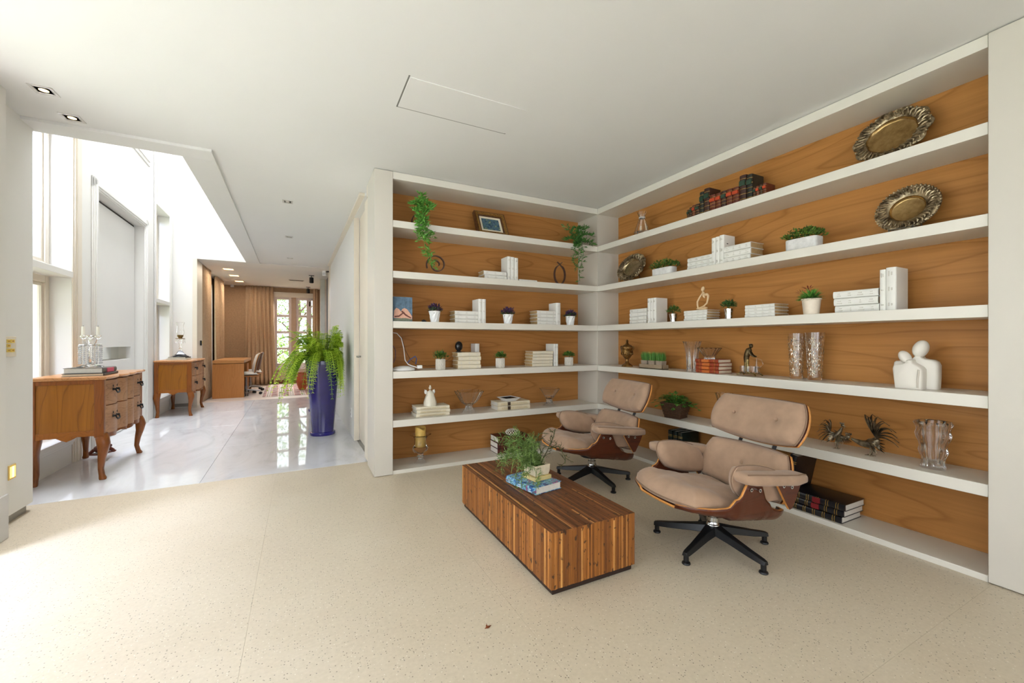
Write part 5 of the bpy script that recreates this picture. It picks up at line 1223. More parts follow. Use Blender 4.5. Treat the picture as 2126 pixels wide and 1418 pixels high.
sz1 = zat(PR(1728, 1, .12), 872) - SZ[1]; sz2 = zat(PR(1803, 1, .12), 859) - SZ[1]
rooster('rooster_figurine', 'silver rooster with spread wings and raised head, nearer the chair', 1737, 931, .13, sz1, 1, 'up')
rooster('rooster_figurine', 'silver fighting rooster with lowered head and high curled tail', 1803, 946, .12, sz2, 1, 'fight')
P = PR(1938, 1, .135); t = thing('crystal_vase', 'large thick wavy crystal vase at the right end of the shelf', 'vase', P, RR)
pr_ = prof(P, 1938, [(25, 973), (26, 971), (25.5, 965), (23.5, 957), (24.5, 950), (28.5, 942), (31, 935), (28.5, 926), (30, 919), (35.5, 909), (38, 901), (34.5, 892), (37, 885), (41, 878.5), (37, 874.5)])
inn = prof(P, 1938, [(33, 875), (29, 890), (27, 910), (23, 930), (19, 950), (16, 960)])
MB().lathe([(r, z, 1.0) for r, z in pr_] + [(r, z, .3) for r, z in inn] + [(.001, inn[-1][1], 0)], n=64, lobes=(9, .085)).build('body', CRYC, t, ang=60)
# ------------------------------------------------------------------ lounge chairs: taupe suede cushions on bent rosewood shells, five-star black base
SUEDE = plain('taupe_suede', (164, 134, 110), .92, var=.10, scale=14, bmp=.25, bscale=35, sheen=.2); PIPE = plain('dark_taupe_piping', (132, 106, 86), .9)
RWD = wood('rosewood_veneer', (34, 12, 6), (78, 34, 16), (100, 46, 22), .3, 'x', 2.5, 5, .25, .5, .9); PLY = plain('plywood_edge_orange', (206, 140, 70), .5, var=.12, scale=40)
CHROME = plain('chrome', (205, 205, 205), .12, 1.0, var=.02); BAL = plain('black_cast_aluminium', (30, 30, 32), .35, .3, var=.15)
def squircle(a, b, e=.62):
    return a * math.sqrt(max(0, 1 - .5 * e * b * b)), b * math.sqrt(max(0, 1 - .5 * e * a * a))
def lerp_tab(xs, ys, x):
    if x <= xs[0]: return ys[0]
    for i in range(len(xs) - 1):
        if x <= xs[i + 1]:
            f = (x - xs[i]) / (xs[i + 1] - xs[i]); f = f * f * (3 - 2 * f) * .6 + f * .4
            return ys[i] * (1 - f) + ys[i + 1] * f
    return ys[-1]
def pillow(S, th, n=25, m=21, e=.62, dents=(), puff=4, wr=0.0, seed=1, inset=1.0):
    """closed cushion over the surface S(p, q, h); th thickness; dents = (p, q, depth, radius)"""
    q = MB(); g = random.Random(seed); ph = [g.uniform(0, 6) for _ in range(6)]
    def top(i, j):
        a, b_ = -1 + 2 * i / (n - 1), -1 + 2 * j / (m - 1); p, r = squircle(a, b_, e); k = max(abs(a), abs(b_))
        h = th * (.16 + .84 * (max(0, 1 - k ** puff)) ** .5)
        for d in dents: h -= d[2] * math.exp(-((p - d[0]) ** 2 * d[4] ** 2 + (r - d[1]) ** 2) / d[3] ** 2)
        h += wr * (math.sin(5 * p + 3 * r + ph[0]) * .5 + math.sin(9 * r - 4 * p + ph[1]) * .35 + math.sin(16 * p * r + ph[2]) * .3) * (1 - k ** 6)
        return S(p * inset, r * inset, h)
    vs = [top(i, j) for j in range(m) for i in range(n)]
    def bot(i, j):
        a, b_ = -1 + 2 * i / (n - 1), -1 + 2 * j / (m - 1); p, r = squircle(a, b_, e); return S(p * inset * .99, r * inset * .99, 0)
    vb = [bot(i, j) for j in range(m) for i in range(n)]; N = n * m; fs = []
    for j in range(m - 1):
        for i in range(n - 1):
            a = j * n + i; fs.append((a, a + 1, a + n + 1, a + n)); fs.append((N + a, N + a + n, N + a + n + 1, N + a + 1))
    rim = [i for i in range(n)] + [j * n + n - 1 for j in range(1, m)] + [(m - 1) * n + i for i in range(n - 2, -1, -1)] + [j * n for j in range(m - 2, 0, -1)]
    for k in range(len(rim)):
        a, b_ = rim[k], rim[(k + 1) % len(rim)]; fs.append((a, N + a, N + b_, b_))
    q.add(vs + vb, fs); q.rim = [vs[i] for i in rim]; return q
def piping(pts, r, root, name='piping'):
    q = MB(); pts = list(pts) + [pts[0], pts[1]]; q.tube(pts, r, 6, caps=False); return q.build(name, PIPE, root)
def panel(S, n=17, m=13, e=.62):
    q = MB(); q.grid(lambda u, v: S(*squircle(-1 + 2 * u, -1 + 2 * v, e), 0), n, m); return q
def shellobj(q, name, root, th=.013):
    o = q.build(name, [RWD, PLY], root, recalc=False, ang=60)
    s = o.modifiers.new('ply', 'SOLIDIFY'); s.thickness = th; s.offset = -1; s.material_offset_rim = 1; s.use_rim = True
    return o
def make_chair(loc, rz, label):
    t = thing('lounge_chair', label, 'chair', loc, rz, 'suede lounge chairs before the bookcase')
    # base
    for k in range(5):
        a = math.radians(-52 + 72 * k); d = Vector((math.cos(a), math.sin(a), 0)); q = MB(); n = Vector((-d.y, d.x, 0)); R = []
        for r, zt, zb_, w in ((.0, .128, .085, .045), (.04, .124, .082, .042), (.12, .108, .070, .030), (.24, .085, .052, .022), (.315, .072, .046, .020), (.335, .066, .046, .016)):
            c = d * r; R.append([c - n * w + Vector((0, 0, zb_)), c + n * w + Vector((0, 0, zb_)), c + n * w * .62 + Vector((0, 0, zt)), c - n * w * .62 + Vector((0, 0, zt))])
        q.rings(R); q.cyl(d * .318 + Vector((0, 0, .05)), d * .318 + Vector((0, 0, .016)), .014); leg = q.build('leg', BAL, t, bevel=.003)
        q = MB(); q.lathe([(.021, 0), (.023, .004), (.021, .010), (.010, .016), (.008, .03)], tuple(d * .318), 16); q.build('glide', BAL, leg)
    MB().lathe([(.040, .10), (.036, .128), (.034, .130), (.030, .145), (.034, .150), (.034, .172), (.027, .176), (.027, .20), (.036, .204), (.036, .212)], n=24).build('column', CHROME, t)
    q = MB(); q.lathe([(.035, .205), (.10, .212), (.105, .226), (.04, .232)], n=24); q.build('swivel_plate', BAL, t)
    # seat shell with its two side wings
    X_ = [-.28, -.24, -.18, -.11, -.05, .0, .05, .10, .15, .22, .29, .355, .395]
    ZB = [.218, .210, .214, .226, .242, .250, .258, .266, .276, .292, .312, .326, .330]
    WB = [.18, .24, .270, .280, .285, .288, .292, .298, .303, .303, .290, .240, .14]
    LP = [.03, .045, .055, .065, .115, .200, .214, .205, .12, .050, .030, .018, .010]
    def sec(x, v):
        w, lp, zb_ = lerp_tab(X_, WB, x), lerp_tab(X_, LP, x), lerp_tab(X_, ZB, x); s = abs(v); sg = 1 if v >= 0 else -1; r = min(.055, lp * .95 + .004)
        L0, L1, L2 = w - r, r * PI / 2, max(0, lp - r); T = L0 + L1 + L2; l = s * T
        if l <= L0: y, z = l, 0
        elif l <= L0 + L1: a = (l - L0) / r; y, z = w - r + r * math.sin(a), r - r * math.cos(a)
        else: y, z = w + (l - L0 - L1) * .10, r + (l - L0 - L1)
        return Vector((x, sg * y, zb_ + z + .02 * (y / .28) ** 2 * (1 if lp < .1 else .5)))
    q = MB(); q.grid(lambda u, v: sec(-.28 + .675 * u, -1 + 2 * v), 38, 41); shellobj(q, 'seat_shell', t)
    # seat cushion
    def SC(p, r, h):
        x = .092 + .318 * p; y = .284 * r; z = lerp_tab(X_, ZB, x) + .014 + h * 1.0
        if p > .6: z -= .035 * ((p - .6) / .4) ** 2 * (h / .09)
        return Vector((x + h * .05, y, z))
    q = pillow(SC, .112, 41, 39, .55, wr=.010, seed=3, puff=6); q.build('seat_cushion', SUEDE, t, ang=75); piping([v + Vector((0, 0, .002)) for v in q.rim], .0045, t)
    # back panels
    def back(cx, czz, lean, W, Hh, curv, th, nm, dents):
        n = Vector((math.cos(lean), 0, math.sin(lean))); u = Vector((-math.sin(lean), 0, math.cos(lean))); c = Vector((cx, 0, czz))
        def S(p, r, h): return c + Vector((0, W * p * (1 - .04 * r), 0)) + u * (Hh * r) + n * (curv * p * p + h)
        shellobj(panel(lambda p, r, h: S(p, r, h - .004), e=.48), nm + '_shell', t)
        q = pillow(S, th, 33, 25, .48, dents=dents, wr=.003, seed=int(cx * -100), inset=.985, puff=5); q.build(nm + '_cushion', SUEDE, t, ang=75); piping(q.rim, .0045, t)
        for d in dents:
            b = MB(); p3 = S(d[0], d[1], th - d[2] * .75); b.sphere(p3, (.011, .011, .011), 10, 6); b.build('button', SUEDE, t)
    back(-.385, .715, math.radians(26), .318, .140, .050, .070, 'headrest', ((-.46, .0, .022, .16, 2.0), (.46, .0, .022, .16, 2.0)))
    back(-.285, .425, math.radians(20), .300, .150, .055, .080, 'backrest', ((-.02, .12, .022, .16, 2.0),))
    for s in (-1, 1):
        # black spine brackets joining the two back panels
        q = MB(); q.tube([(-.395, s * .115, .70), (-.365, s * .115, .60), (-.335, s * .115, .54), (-.315, s * .115, .42)], [.013, .014, .014, .012], 4, 1.0); q.build('bracket', BAL, t, smooth=False)
        # side wing of the lower back shell, bolted under the arm
        pg = [(-.115, .455), (-.20, .455), (-.285, .445), (-.265, .40), (-.235, .345), (-.215, .31), (-.195, .305), (-.18, .325), (-.155, .365), (-.125, .415), (-.110, .44)]
        q = MB(); q.prism(pg, -.007, .007, Matrix.Translation((0, s * .316, 0)) @ Matrix(((1, 0, 0, 0), (0, 0, 1, 0), (0, 1, 0, 0), (0, 0, 0, 1)))); o = q.build('back_wing', [RWD, PLY], t, smooth=False)
        for f in o.data.polygons:
            if abs(f.normal.y) < .5: f.material_index = 1
        for bx_, bz_ in ((.085, .445), (.025, .435), (-.145, .437), (-.205, .425)):
            b = MB(); y0 = s * (.326 if bx_ > 0 else .326)
            b.cyl((bx_, y0 - s * .012, bz_), (bx_, y0 + s * .004, bz_), .0095, n=14); b.build('bolt', CHROME, t)
            b = MB(); b.cyl((bx_, y0, bz_), (bx_, y0 + s * .0055, bz_), .0042, n=10); b.build('bolt', BAL, t)
        # arm: inner upright pad and top pad, front end turned down
        def SA(p, r, h):
            x = -.015 + .185 * p; z = .452 + .098 * r - .018 * p * -1 + .03 * 0
            return Vector((x + .02 * r, s * (.290 - h + .012 * r), z + .016 * p))
        q = pillow(SA, .055, 23, 17, .75, wr=.002, seed=4, puff=6); q.build('arm_pad', SUEDE, t, ang=75); piping(q.rim, .004, t)
        R = []
        for f, x in enumerate([-.295, -.285, -.25, -.18, -.08, .02, .11, .155, .17]):
            zt = .545 - .11 * (.155 - x); w = [.03, .05, .06, .064, .066, .066, .062, .05, .03][f]; hh = [.012, .024, .028, .03, .03, .03, .03, .026, .014][f]; yc = .328 - .02 * (x < -.2)
            R.append([(x, s * yc + w * (math.copysign(abs(math.cos(a)) ** .5, math.cos(a))), zt - .03 + hh * math.copysign(abs(math.sin(a)) ** .6, math.sin(a))) for a in [2 * PI * k / 20 for k in range(20)]])
        q = MB(); q.rings(R); q.build('armrest', SUEDE, t, ang=75)
        sd = [(R[k][3][0], R[k][3][1] if s > 0 else R[k][7][1], R[k][3][2] + .001) for k in range(1, 8)]
        MB().tube(sd, .0035, 6).build('piping', PIPE, t)
    return t
make_chair((2.16, 1.63, .0005), math.radians(173), 'taupe suede lounge chair nearer the camera, beside the black volumes')
make_chair((2.24, 2.87, .0005), math.radians(172), 'taupe suede lounge chair in the corner, behind the coffee table')

# ------------------------------------------------------------------ coffee table clad in bamboo strips
t = thing('coffee_table', 'low block coffee table clad in brown bamboo strips', 'table', (1.303, 2.243, 0))
tx, ty, z0_, z1_ = .258, .602, .030, .302
BAMT = islandmat('bamboo_top', [(0, (84, 46, 20)), (.5, (112, 64, 30)), (.93, (134, 80, 40)), (.97, (196, 140, 80))], .5, 'y')
BAMS = islandmat('bamboo_side', [(0, (112, 62, 20)), (.5, (150, 92, 34)), (.92, (172, 108, 44)), (.97, (218, 160, 88))], .5, 'z')
MB().box(-tx + .012, tx - .012, -ty + .012, ty - .012, .004, z1_ - .012).build('core', plain('dark_core', (46, 28, 18), .8), t)
g = random.Random(12)
q = MB(); x = -tx
while x < tx - .004:
    w = min(g.uniform(.007, .011), tx - x); y = -ty; cuts = sorted([g.uniform(-ty, ty) for _ in range(g.choice((0, 1, 1)))]) + [ty]
    for c in cuts:
        if c - y > .03: q.box(x + .0004, x + w - .0004, y + .0003, c - .0003, z1_ - .014, z1_ - g.uniform(0, .0016))
        y = c
    x += w
q.build('top_strips', BAMT, t, smooth=False, kind='stuff')
for nm, axis, sgn in (('side_strips', 'y', -1), ('side_strips', 'y', 1), ('end_strips', 'x', -1), ('end_strips', 'x', 1)):
    q = MB(); lim = ty if axis == 'y' else tx; a = -lim
    while a < lim - .004:
        w = min(g.uniform(.007, .011), lim - a); e = g.uniform(0, .0015); zb_ = z0_ + g.uniform(0, .002)
        if axis == 'y':
            x0, x1 = (-tx + e - .001, -tx + .012) if sgn < 0 else (tx - .012, tx - e + .001); q.box(x0, x1, a + .0004, a + w - .0004, zb_, z1_ - .002)
        else:
            y0, y1 = (-ty + e - .001, -ty + .012) if sgn < 0 else (ty - .012, ty - e + .001); q.box(a + .0004, a + w - .0004, y0, y1, zb_, z1_ - .002)
        a += w
    q.build(nm, BAMS, t, smooth=False, kind='stuff')
MB().box(-tx + .014, tx - .014, -ty + .014, ty - .014, 0.0004, z0_).build('plinth', BLACK, t)
# on it: a thick blue art book, a cream planter on a yellow saucer, a wispy trailing plant
def artcover():
    m, nt, b = base('blue_floral_cover'); v = coords(nt); n = noise(nt, v, 22, 3, .5, 1.2)
    nt.links.new(ramp(nt, n, [(.32, (18, 40, 92)), (.44, (44, 104, 166)), (.52, (150, 200, 220)), (.60, (40, 110, 110)), (.70, (176, 80, 150))]), b.inputs['Base Color']); b.inputs['Roughness'].default_value = .3; return m
o = book(.285, .044, .205, 'flat', artcover(), PAGEW, rnd=.002, lines=3, linemat=plain('pale_title', (214, 222, 230), .5))
put(o, (1.192, 2.222, .3026), RR + .17); tag(o, 'thick art book with a blue floral cover on the bamboo coffee table', 'book')
t = thing('table_planter', 'wispy trailing green plant in a square cream planter on the blue book', 'plant', (1.315, 2.235, .3475), .14)
YS = plain('yellow_stone', (206, 186, 128), .7, var=.1, scale=30); CRS = plain('cream_stone', (220, 206, 178), .6, var=.08, scale=25)
MB().box(-.066, .066, -.066, .066, 0, .026).build('saucer', YS, t, bevel=.004)
q = MB(); q.rings([sqr(.052, .027), sqr(.058, .05), sqr(.060, .092), sqr(.053, .092), sqr(.050, .07)]); q.build('planter', CRS, t, bevel=.003)
MB().box(-.05, .05, -.05, .05, .072, .08).build('soil', SOIL, t)
WISP = leafmat('wispy_green', (44, 74, 24), (128, 156, 74))
g = random.Random(77)
def wisp(pts, n, L, seed, mat=WISP, W=.0042, r=.0014):
    q = MB(); gg = random.Random(seed); pts = [Vector(p) for p in pts]; q.tube(pts, [r * 1.3] + [r] * (len(pts) - 1), 5)
    for i in range(n):
        f = (i + .5) / n * (len(pts) - 1); k = min(int(f), len(pts) - 2); p = pts[k].lerp(pts[k + 1], f - k)
        d = Vector((gg.uniform(-1, 1), gg.uniform(-1, 1), gg.uniform(-.6, 1))).normalized(); e = p + d * L * gg.uniform(.5, 1.1)
        q.tube([p, e], [r * .7, r * .4], 4)
        for j in range(5):
            dd = (d + Vector((gg.uniform(-1, 1), gg.uniform(-1, 1), gg.uniform(-1, 1))) * .9).normalized()
            q.leaf(p.lerp(e, .25 + .15 * j), dd, (gg.uniform(-1, 1), gg.uniform(-1, 1), .2), L * gg.uniform(.4, .75), W)
    q.build('wispy_stem', mat, t, recalc=False, kind='stuff')
for i in range(30):
    a = PI + g.uniform(-1.15, 1.0); rr = g.uniform(.05, .24); top = g.uniform(.04, .27); x1, y1 = math.cos(a) * rr - .03, math.sin(a) * rr * .8
    zend = top if i % 3 == 0 else (g.uniform(.04, .16) if rr < .2 else g.uniform(.0, .10))
    wisp([(g.uniform(-.03, .03), g.uniform(-.03, .03), .078), (x1 * .45, y1 * .45, .10 + top * .55), (x1 * .85, y1 * .85, .06 + (top + zend) * .5), (x1, y1, zend)], 16, .05, 200 + i)
for i, pts in enumerate(([(.0, .0, .078), (-.09, .02, .2), (-.13, .03, .32)], [(0, 0, .078), (-.14, .03, .20), (-.2, .05, .27)], [(0, 0, .078), (-.16, -.05, .05), (-.19, -.10, -.005)], [(0, 0, .078), (-.11, -.13, .05), (-.12, -.17, .0)])):
    wisp(pts, 18, .045, 260 + i)
TWIG = plain('dark_twig', (62, 60, 34), .7)
for i, pts in enumerate(([(.02, .0, .078), (.05, .02, .15), (.03, .03, .22), (.04, .03, .27)], [(.03, 0, .078), (.11, .02, .16), (.16, .03, .22), (.17, .02, .28)], [(.11, .02, .16), (.18, .0, .17), (.22, -.02, .10), (.21, -.03, .06)])):
    wisp(pts, 9, .055, 300 + i, leafmat('twig_olive', (48, 52, 26), (88, 90, 46)), W=.005, r=.0032)
# ------------------------------------------------------------------ hall: two chests of drawers, lamps, planters
CW1 = wood('honey_oak_panel', (88, 46, 4), (146, 88, 14), (168, 106, 22), .35, 'z', 1.4, 6, .3, .5, 1.2); CW2 = wood('honey_oak_rail', (92, 48, 8), (146, 84, 20), (164, 98, 30), .35, 'y', 2, 5, .3)
CWL = wood('dark_oak_leg', (68, 32, 6), (124, 66, 16), (146, 82, 26), .35, 'z', 3, 5, .3); CWF = wood('weathered_oak_front', (86, 52, 32), (168, 122, 88), (190, 146, 112), .4, 'y', 2.6, 6, .2, .5, 1.0)
CWT = wood('oak_top', (118, 66, 30), (186, 128, 78), (202, 146, 96), .3, 'y', 2, 4, .4)
BAIL = plain('black_iron_pull', (18, 16, 16), .4, .5)
def front(y, L):
    """plan of the serpentine front: flat ends, two rounded ribs between hollows"""
    f = y / L
    if f < .30: return .028 * math.sin(PI * f / .30)
    if f > .70: return .028 * math.sin(PI * (1 - f) / .30)
    return .012 + .034 * abs(math.sin(2 * PI * (f - .30) / .40))
def chest(loc, rz, label):
    t = thing('chest_of_drawers', label, 'chest', loc, rz, 'serpentine oak chests in the hall')
    D, L, zb_, zt = .47, 1.00, .37, .868; n = 40
    # body: side panels with rails, back, floor, carcass
    MB().box(.01, D - .02, .02, L - .02, zb_ + .012, zt).build('carcass', CW2, t)
    for s, y in ((-1, 0.0), (1, L)):
        pan = MB().box(.05, D - .06, y - .006 if s < 0 else y - .014, y + .014 if s < 0 else y + .006, zb_ + .06, zt - .03); pan.build('side_panel', CW1, t)
        q = MB(); a, b_ = (y - .016, y + .02) if s < 0 else (y - .02, y + .016)
        q.box(0, .052, a, b_, zb_, zt).box(D - .062, D, a, b_, zb_, zt).box(.052, D - .062, a, b_, zt - .035, zt)
        q.build('side_frame', CWL, t, bevel=.004)
        pts = [(.0, zb_ + .065)] + [(D, zb_ + .065)] + [(x, zb_ + .0 - .028 * math.sin(PI * 3 * x / D) ** 2 * (1 if .33 < x / D < .67 else 0) + .010 * (abs(2 * x / D - 1) < .3) + .02 * (1 - abs(2 * abs(x / D - .5) - .55) / .55)) for x in [D * (1 - k / 14) for k in range(15)]]
        q = MB(); q.prism(pts, a + .004, b_ - .004, Matrix(((1, 0, 0, 0), (0, 0, 1, 0), (0, 1, 0, 0), (0, 0, 0, 1)))); q.build('apron', CW2, t)
    MB().box(-.004, .012, .0, L, zb_, zt).build('back_board', CWL, t)
    # serpentine front: two drawers and a scalloped apron
    ys = [.045 + (L - .09) * k / n for k in range(n + 1)]
    def slab(z0, z1, off, th, nm, m, scallop=0.0):
        q = MB(); R = []
        for y in ys:
            x = D - .012 + front(y - .045, L - .09) + off; zl = z0 - scallop * abs(math.sin(3 * PI * (y - .045) / (L - .09)))
            R.append([(x - th, y, zl), (x, y, zl), (x, y, z1), (x - th, y, z1)])
        q.rings(R); return q.build(nm, m, t, ang=30)
    for k, (a, b_) in enumerate(((zb_ + .020, zb_ + .262), (zb_ + .272, zt - .012))):
        dr_ = slab(a, b_, .004, .03, 'drawer', CWF)
        for y in (.17, L - .17):
            zc_ = (a + b_) / 2 + .01; x = D - .012 + front(y - .045, L - .09) + .004; q = MB()
            for d in (-.038, .038):
                q.cyl((x - .002, y + d, zc_ + .012), (x + .012, y + d, zc_ + .012), .012, .008, 10); q.sphere((x + .016, y + d, zc_ + .012), .010, 8, 6)
                q.leaf((x + .003, y + d, zc_ + .03), (0, d * 8, .6), (1, 0, 0), .030, .022)
            q.tube([(x + .016, y - .038, zc_ + .012), (x + .024, y - .036, zc_ - .008), (x + .026, y - .018, zc_ - .022), (x + .026, y, zc_ - .014), (x + .026, y + .018, zc_ - .022), (x + .024, y + .036, zc_ - .008), (x + .016, y + .038, zc_ + .012)], .0055, 7)
            q.build('bail_pull', BAIL, dr_)
    slab(zb_ + .004, zb_ + .018, 0, .03, 'front_rail', CWL, .028); slab(zb_ + .262, zb_ + .272, -.004, .02, 'middle_rail', CWL)
    for y in (.022, L - .022): MB().box(D - .05, D - .002, y - .022, y + .022, zb_, zt).build('corner_stile', CWF, t, bevel=.006)
    # top with a moulded serpentine edge
    R = []
    for dz, off in ((zt, .002), (zt + .006, .016), (zt + .016, .022), (zt + .024, .018), (zt + .028, .008)):
        ring = [(-.004, -.016 - off * .5, dz)]
        ring += [(D + front(.02, 1) + off - .004, -.016 - off * .5, dz)]
        ring += [(D - .008 + front(max(0, min(L, y)), L) * 1.0 + off, y, dz) for y in [L * k / 44 for k in range(45)]]
        ring += [(D + front(.02, 1) + off - .004, L + .016 + off * .5, dz), (-.004, L + .016 + off * .5, dz)]
        R.append(ring)
    q = MB(); q.rings(R); q.build('top', CWT, t, ang=40)
    # cabriole legs
    for sx, x in ((-1, .035), (1, D - .028)):
        for sy, y in ((-1, .03), (1, L - .03)):
            d = Vector((sx * .7 if sx > 0 else -.25, sy * .7, 0)); q = MB(); R = []
            for z, o, w in ((zb_ + .03, .0, .040), (zb_ - .01, .014, .044), (zb_ - .06, .030, .043), (zb_ - .12, .024, .034), (zb_ - .20, .004, .025), (zb_ - .28, -.008, .0195), (zb_ - .335, .006, .020), (.012, .018, .025), (0, .019, .023)):
                c = Vector((x, y, z)) + d * o; ca = .35
                R.append([c + Vector((w * math.copysign(abs(math.cos(a)) ** .7, math.cos(a)), w * math.copysign(abs(math.sin(a)) ** .7, math.sin(a)), 0)) for a in [2 * PI * k / 12 for k in range(12)]])
            q.rings(R); q.build('leg', CWL, t, ang=60)
    return t
ca = cw(-1.985, 4.84); ch1 = chest((ca[0], ca[1], .0006), HALL, 'serpentine oak chest of drawers nearer the camera with a crystal candelabra')
cb_ = cw(-1.985, 8.32); ch2 = dup(ch1, (cb_[0], cb_[1], .0006), HALL, 'serpentine oak chest of drawers farther down the hall with a hurricane lamp')
ZCH = .8975
def HP(x, y, z=0.0): a = cw(x, y); return Vector((a[0], a[1], z))
GREYB = plain('grey_book_cloth', (96, 92, 84), .5, var=.1); DKC = plain('charcoal_book_cover', (52, 48, 46), .4); PINK = plain('pink_title', (214, 92, 120), .5)
o = book(.36, .022, .27, 'flat', DKC, PAGE); o.rotation_euler = (0, 0, PI / 2 + HALL + .02); o.location = HP(-1.545, 5.10, ZCH)
tag(o, 'thin dark book, lower of the two under the crystal candelabra', 'book', 'books on the nearer chest')
o = book(.28, .046, .26, 'flat', GREYB, PAGEW, plate=(.25, .72, PINK)); o.location = HP(-1.56, 5.11, ZCH + .0226); o.rotation_euler = (0, 0, PI / 2 + HALL - .03)
tag(o, 'thick grey book with a pink title, upper of the two under the crystal candelabra', 'book', 'books on the nearer chest')
BEAD = plain('milky_crystal', (240, 242, 246), .08, var=.01); BEAD.node_tree.nodes['Principled BSDF'].inputs['Transmission Weight'].default_value = .55
for nm in ('candelabra',):
    P = HP(-1.70, 5.14, ZCH + .0226 + .0465); t = thing('crystal_candelabra', 'glass candelabra hung with crystal drops and two white candles', 'candelabra', P, .5)
    MB().lathe([(.085, 0), (.088, .006), (.06, .016), (.03, .024), (.018, .04), (.014, .10), (.016, .17), (.013, .22), (.018, .26), (.012, .28)], n=24, lobes=(8, .04)).build('stem', CRY, t)
    for k in range(3):
        a = 2 * PI * k / 3 + .3; d = Vector((math.cos(a), math.sin(a), 0)); q = MB()
        q.tube([d * .01 + Vector((0, 0, .19)), d * .04 + Vector((0, 0, .215)), d * .055 + Vector((0, 0, .26))], .007, 8); q.lathe([(.010, .255), (.022, .27), (.026, .285), (.020, .29), (.016, .275)], tuple(d * .055), 16); q.build('arm', CRY, t)
        if k < 2:
            q = MB(); q.cyl(d * .055 + Vector((0, 0, .272)), d * .055 + Vector((0, 0, .37)), .0125, .0115, 14); cd = q.build('candle', plain('white_wax', (240, 236, 224), .45, var=.02), t)
            MB().tube([d * .055 + Vector((0, 0, .37)), d * .055 + Vector((.002, 0, .382))], .0012, 5).build('wick', BLACK, cd)
    MB().lathe([(.070, .196), (.078, .20), (.078, .206), (.070, .21), (.066, .203)], n=28, cap0=False, cap1=False).build('drop_ring', CHROME, t)
    for k in range(16):
        a = 2 * PI * k / 16; q = MB(); c = Vector((math.cos(a) * .074, math.sin(a) * .074, 0))
        for j in range(9): q.sphere(c + Vector((0, 0, .19 - .019 * j)), (.0075, .0075, .0085), 8, 5)
        q.build('crystal_string', BEAD, t)
# chest 2: two books and a hurricane lamp
o = book(.34, .024, .27, 'flat', plain('cream_green_cover', (214, 210, 190), .5), PAGEW); o.location = HP(-1.62, 8.70, ZCH); o.rotation_euler = (0, 0, PI / 2 + HALL); tag(o, 'cream book, lower of the two under the hurricane lamp', 'book', 'books on the farther chest')
o = book(.28, .022, .24, 'flat', DKC, PAGEW); o.location = HP(-1.63, 8.72, ZCH + .0246); o.rotation_euler = (0, 0, PI / 2 + HALL - .06); tag(o, 'dark book, upper of the two under the hurricane lamp', 'book', 'books on the farther chest')
P = HP(-1.74, 8.72, ZCH + .0474); t = thing('hurricane_lamp', 'glass hurricane lamp with prisms on a stepped black base', 'lamp', P, .3)
q = MB(); q.rings([sqr(.105, 0), sqr(.105, .012), sqr(.085, .020), sqr(.055, .050), sqr(.028, .095), sqr(.022, .10)]); q.build('base', plain('black_marble', (26, 26, 30), .12), t, bevel=.003)
MB().lathe([(.018, .10), (.022, .13), (.013, .15), (.020, .175), (.012, .195), (.019, .225), (.012, .25), (.018, .275), (.012, .30)], n=20).build('stem', CRY, t)
MB().lathe([(.06, .300), (.066, .304), (.066, .308), (.03, .312), (.026, .32), (.040, .335), (.044, .36), (.036, .366)], n=24).build('candle_cup', plain('aged_brass', (140, 112, 66), .3, .8), t)
for k in range(8):
    a = 2 * PI * k / 8; q = MB(); c = Vector((math.cos(a) * .062, math.sin(a) * .062, 0)); q.sphere(c + Vector((0, 0, .293)), .006, 8, 5); q.lathe([(.002, .284), (.0075, .25), (.006, .235), (.0008, .222)], tuple(c), 6); q.build('prism', CRY, t)
MB().lathe([(.040, .355), (.046, .37), (.052, .40), (.050, .44), (.044, .49), (.046, .53), (.058, .575), (.056, .576), (.043, .53), (.041, .49), (.047, .44), (.049, .40), (.043, .372), (.036, .356)], n=28, cap0=False, cap1=False).build('shade', CRY, t)
# carved wooden turtle under the near chest
P = HP(-1.88, 5.98, 0.0006); t = thing('carved_turtle', 'small carved dark wood turtle on the marble beside a chest leg', 'figurine', P, 1.2)
DW = plain('dark_carved_wood', (92, 42, 26), .35, var=.3, scale=40); q = MB(); q.sphere((0, 0, .055), (.075, .06, .045), 14, 8); q.build('shell', DW, t); q = MB(); q.sphere((.095, 0, .06), (.028, .022, .022), 10, 6).build('head', DW, t)
for sx in (-1, 1):
    for sy in (-1, 1): MB().tube([(sx * .045, sy * .035, .05), (sx * .065, sy * .06, .02), (sx * .07, sy * .065, .0)], [.018, .016, .018], 8).build('leg', DW, t)
MB().box(-.09, .11, -.06, .06, 0, .012).build('base', DW, t, bevel=.003)

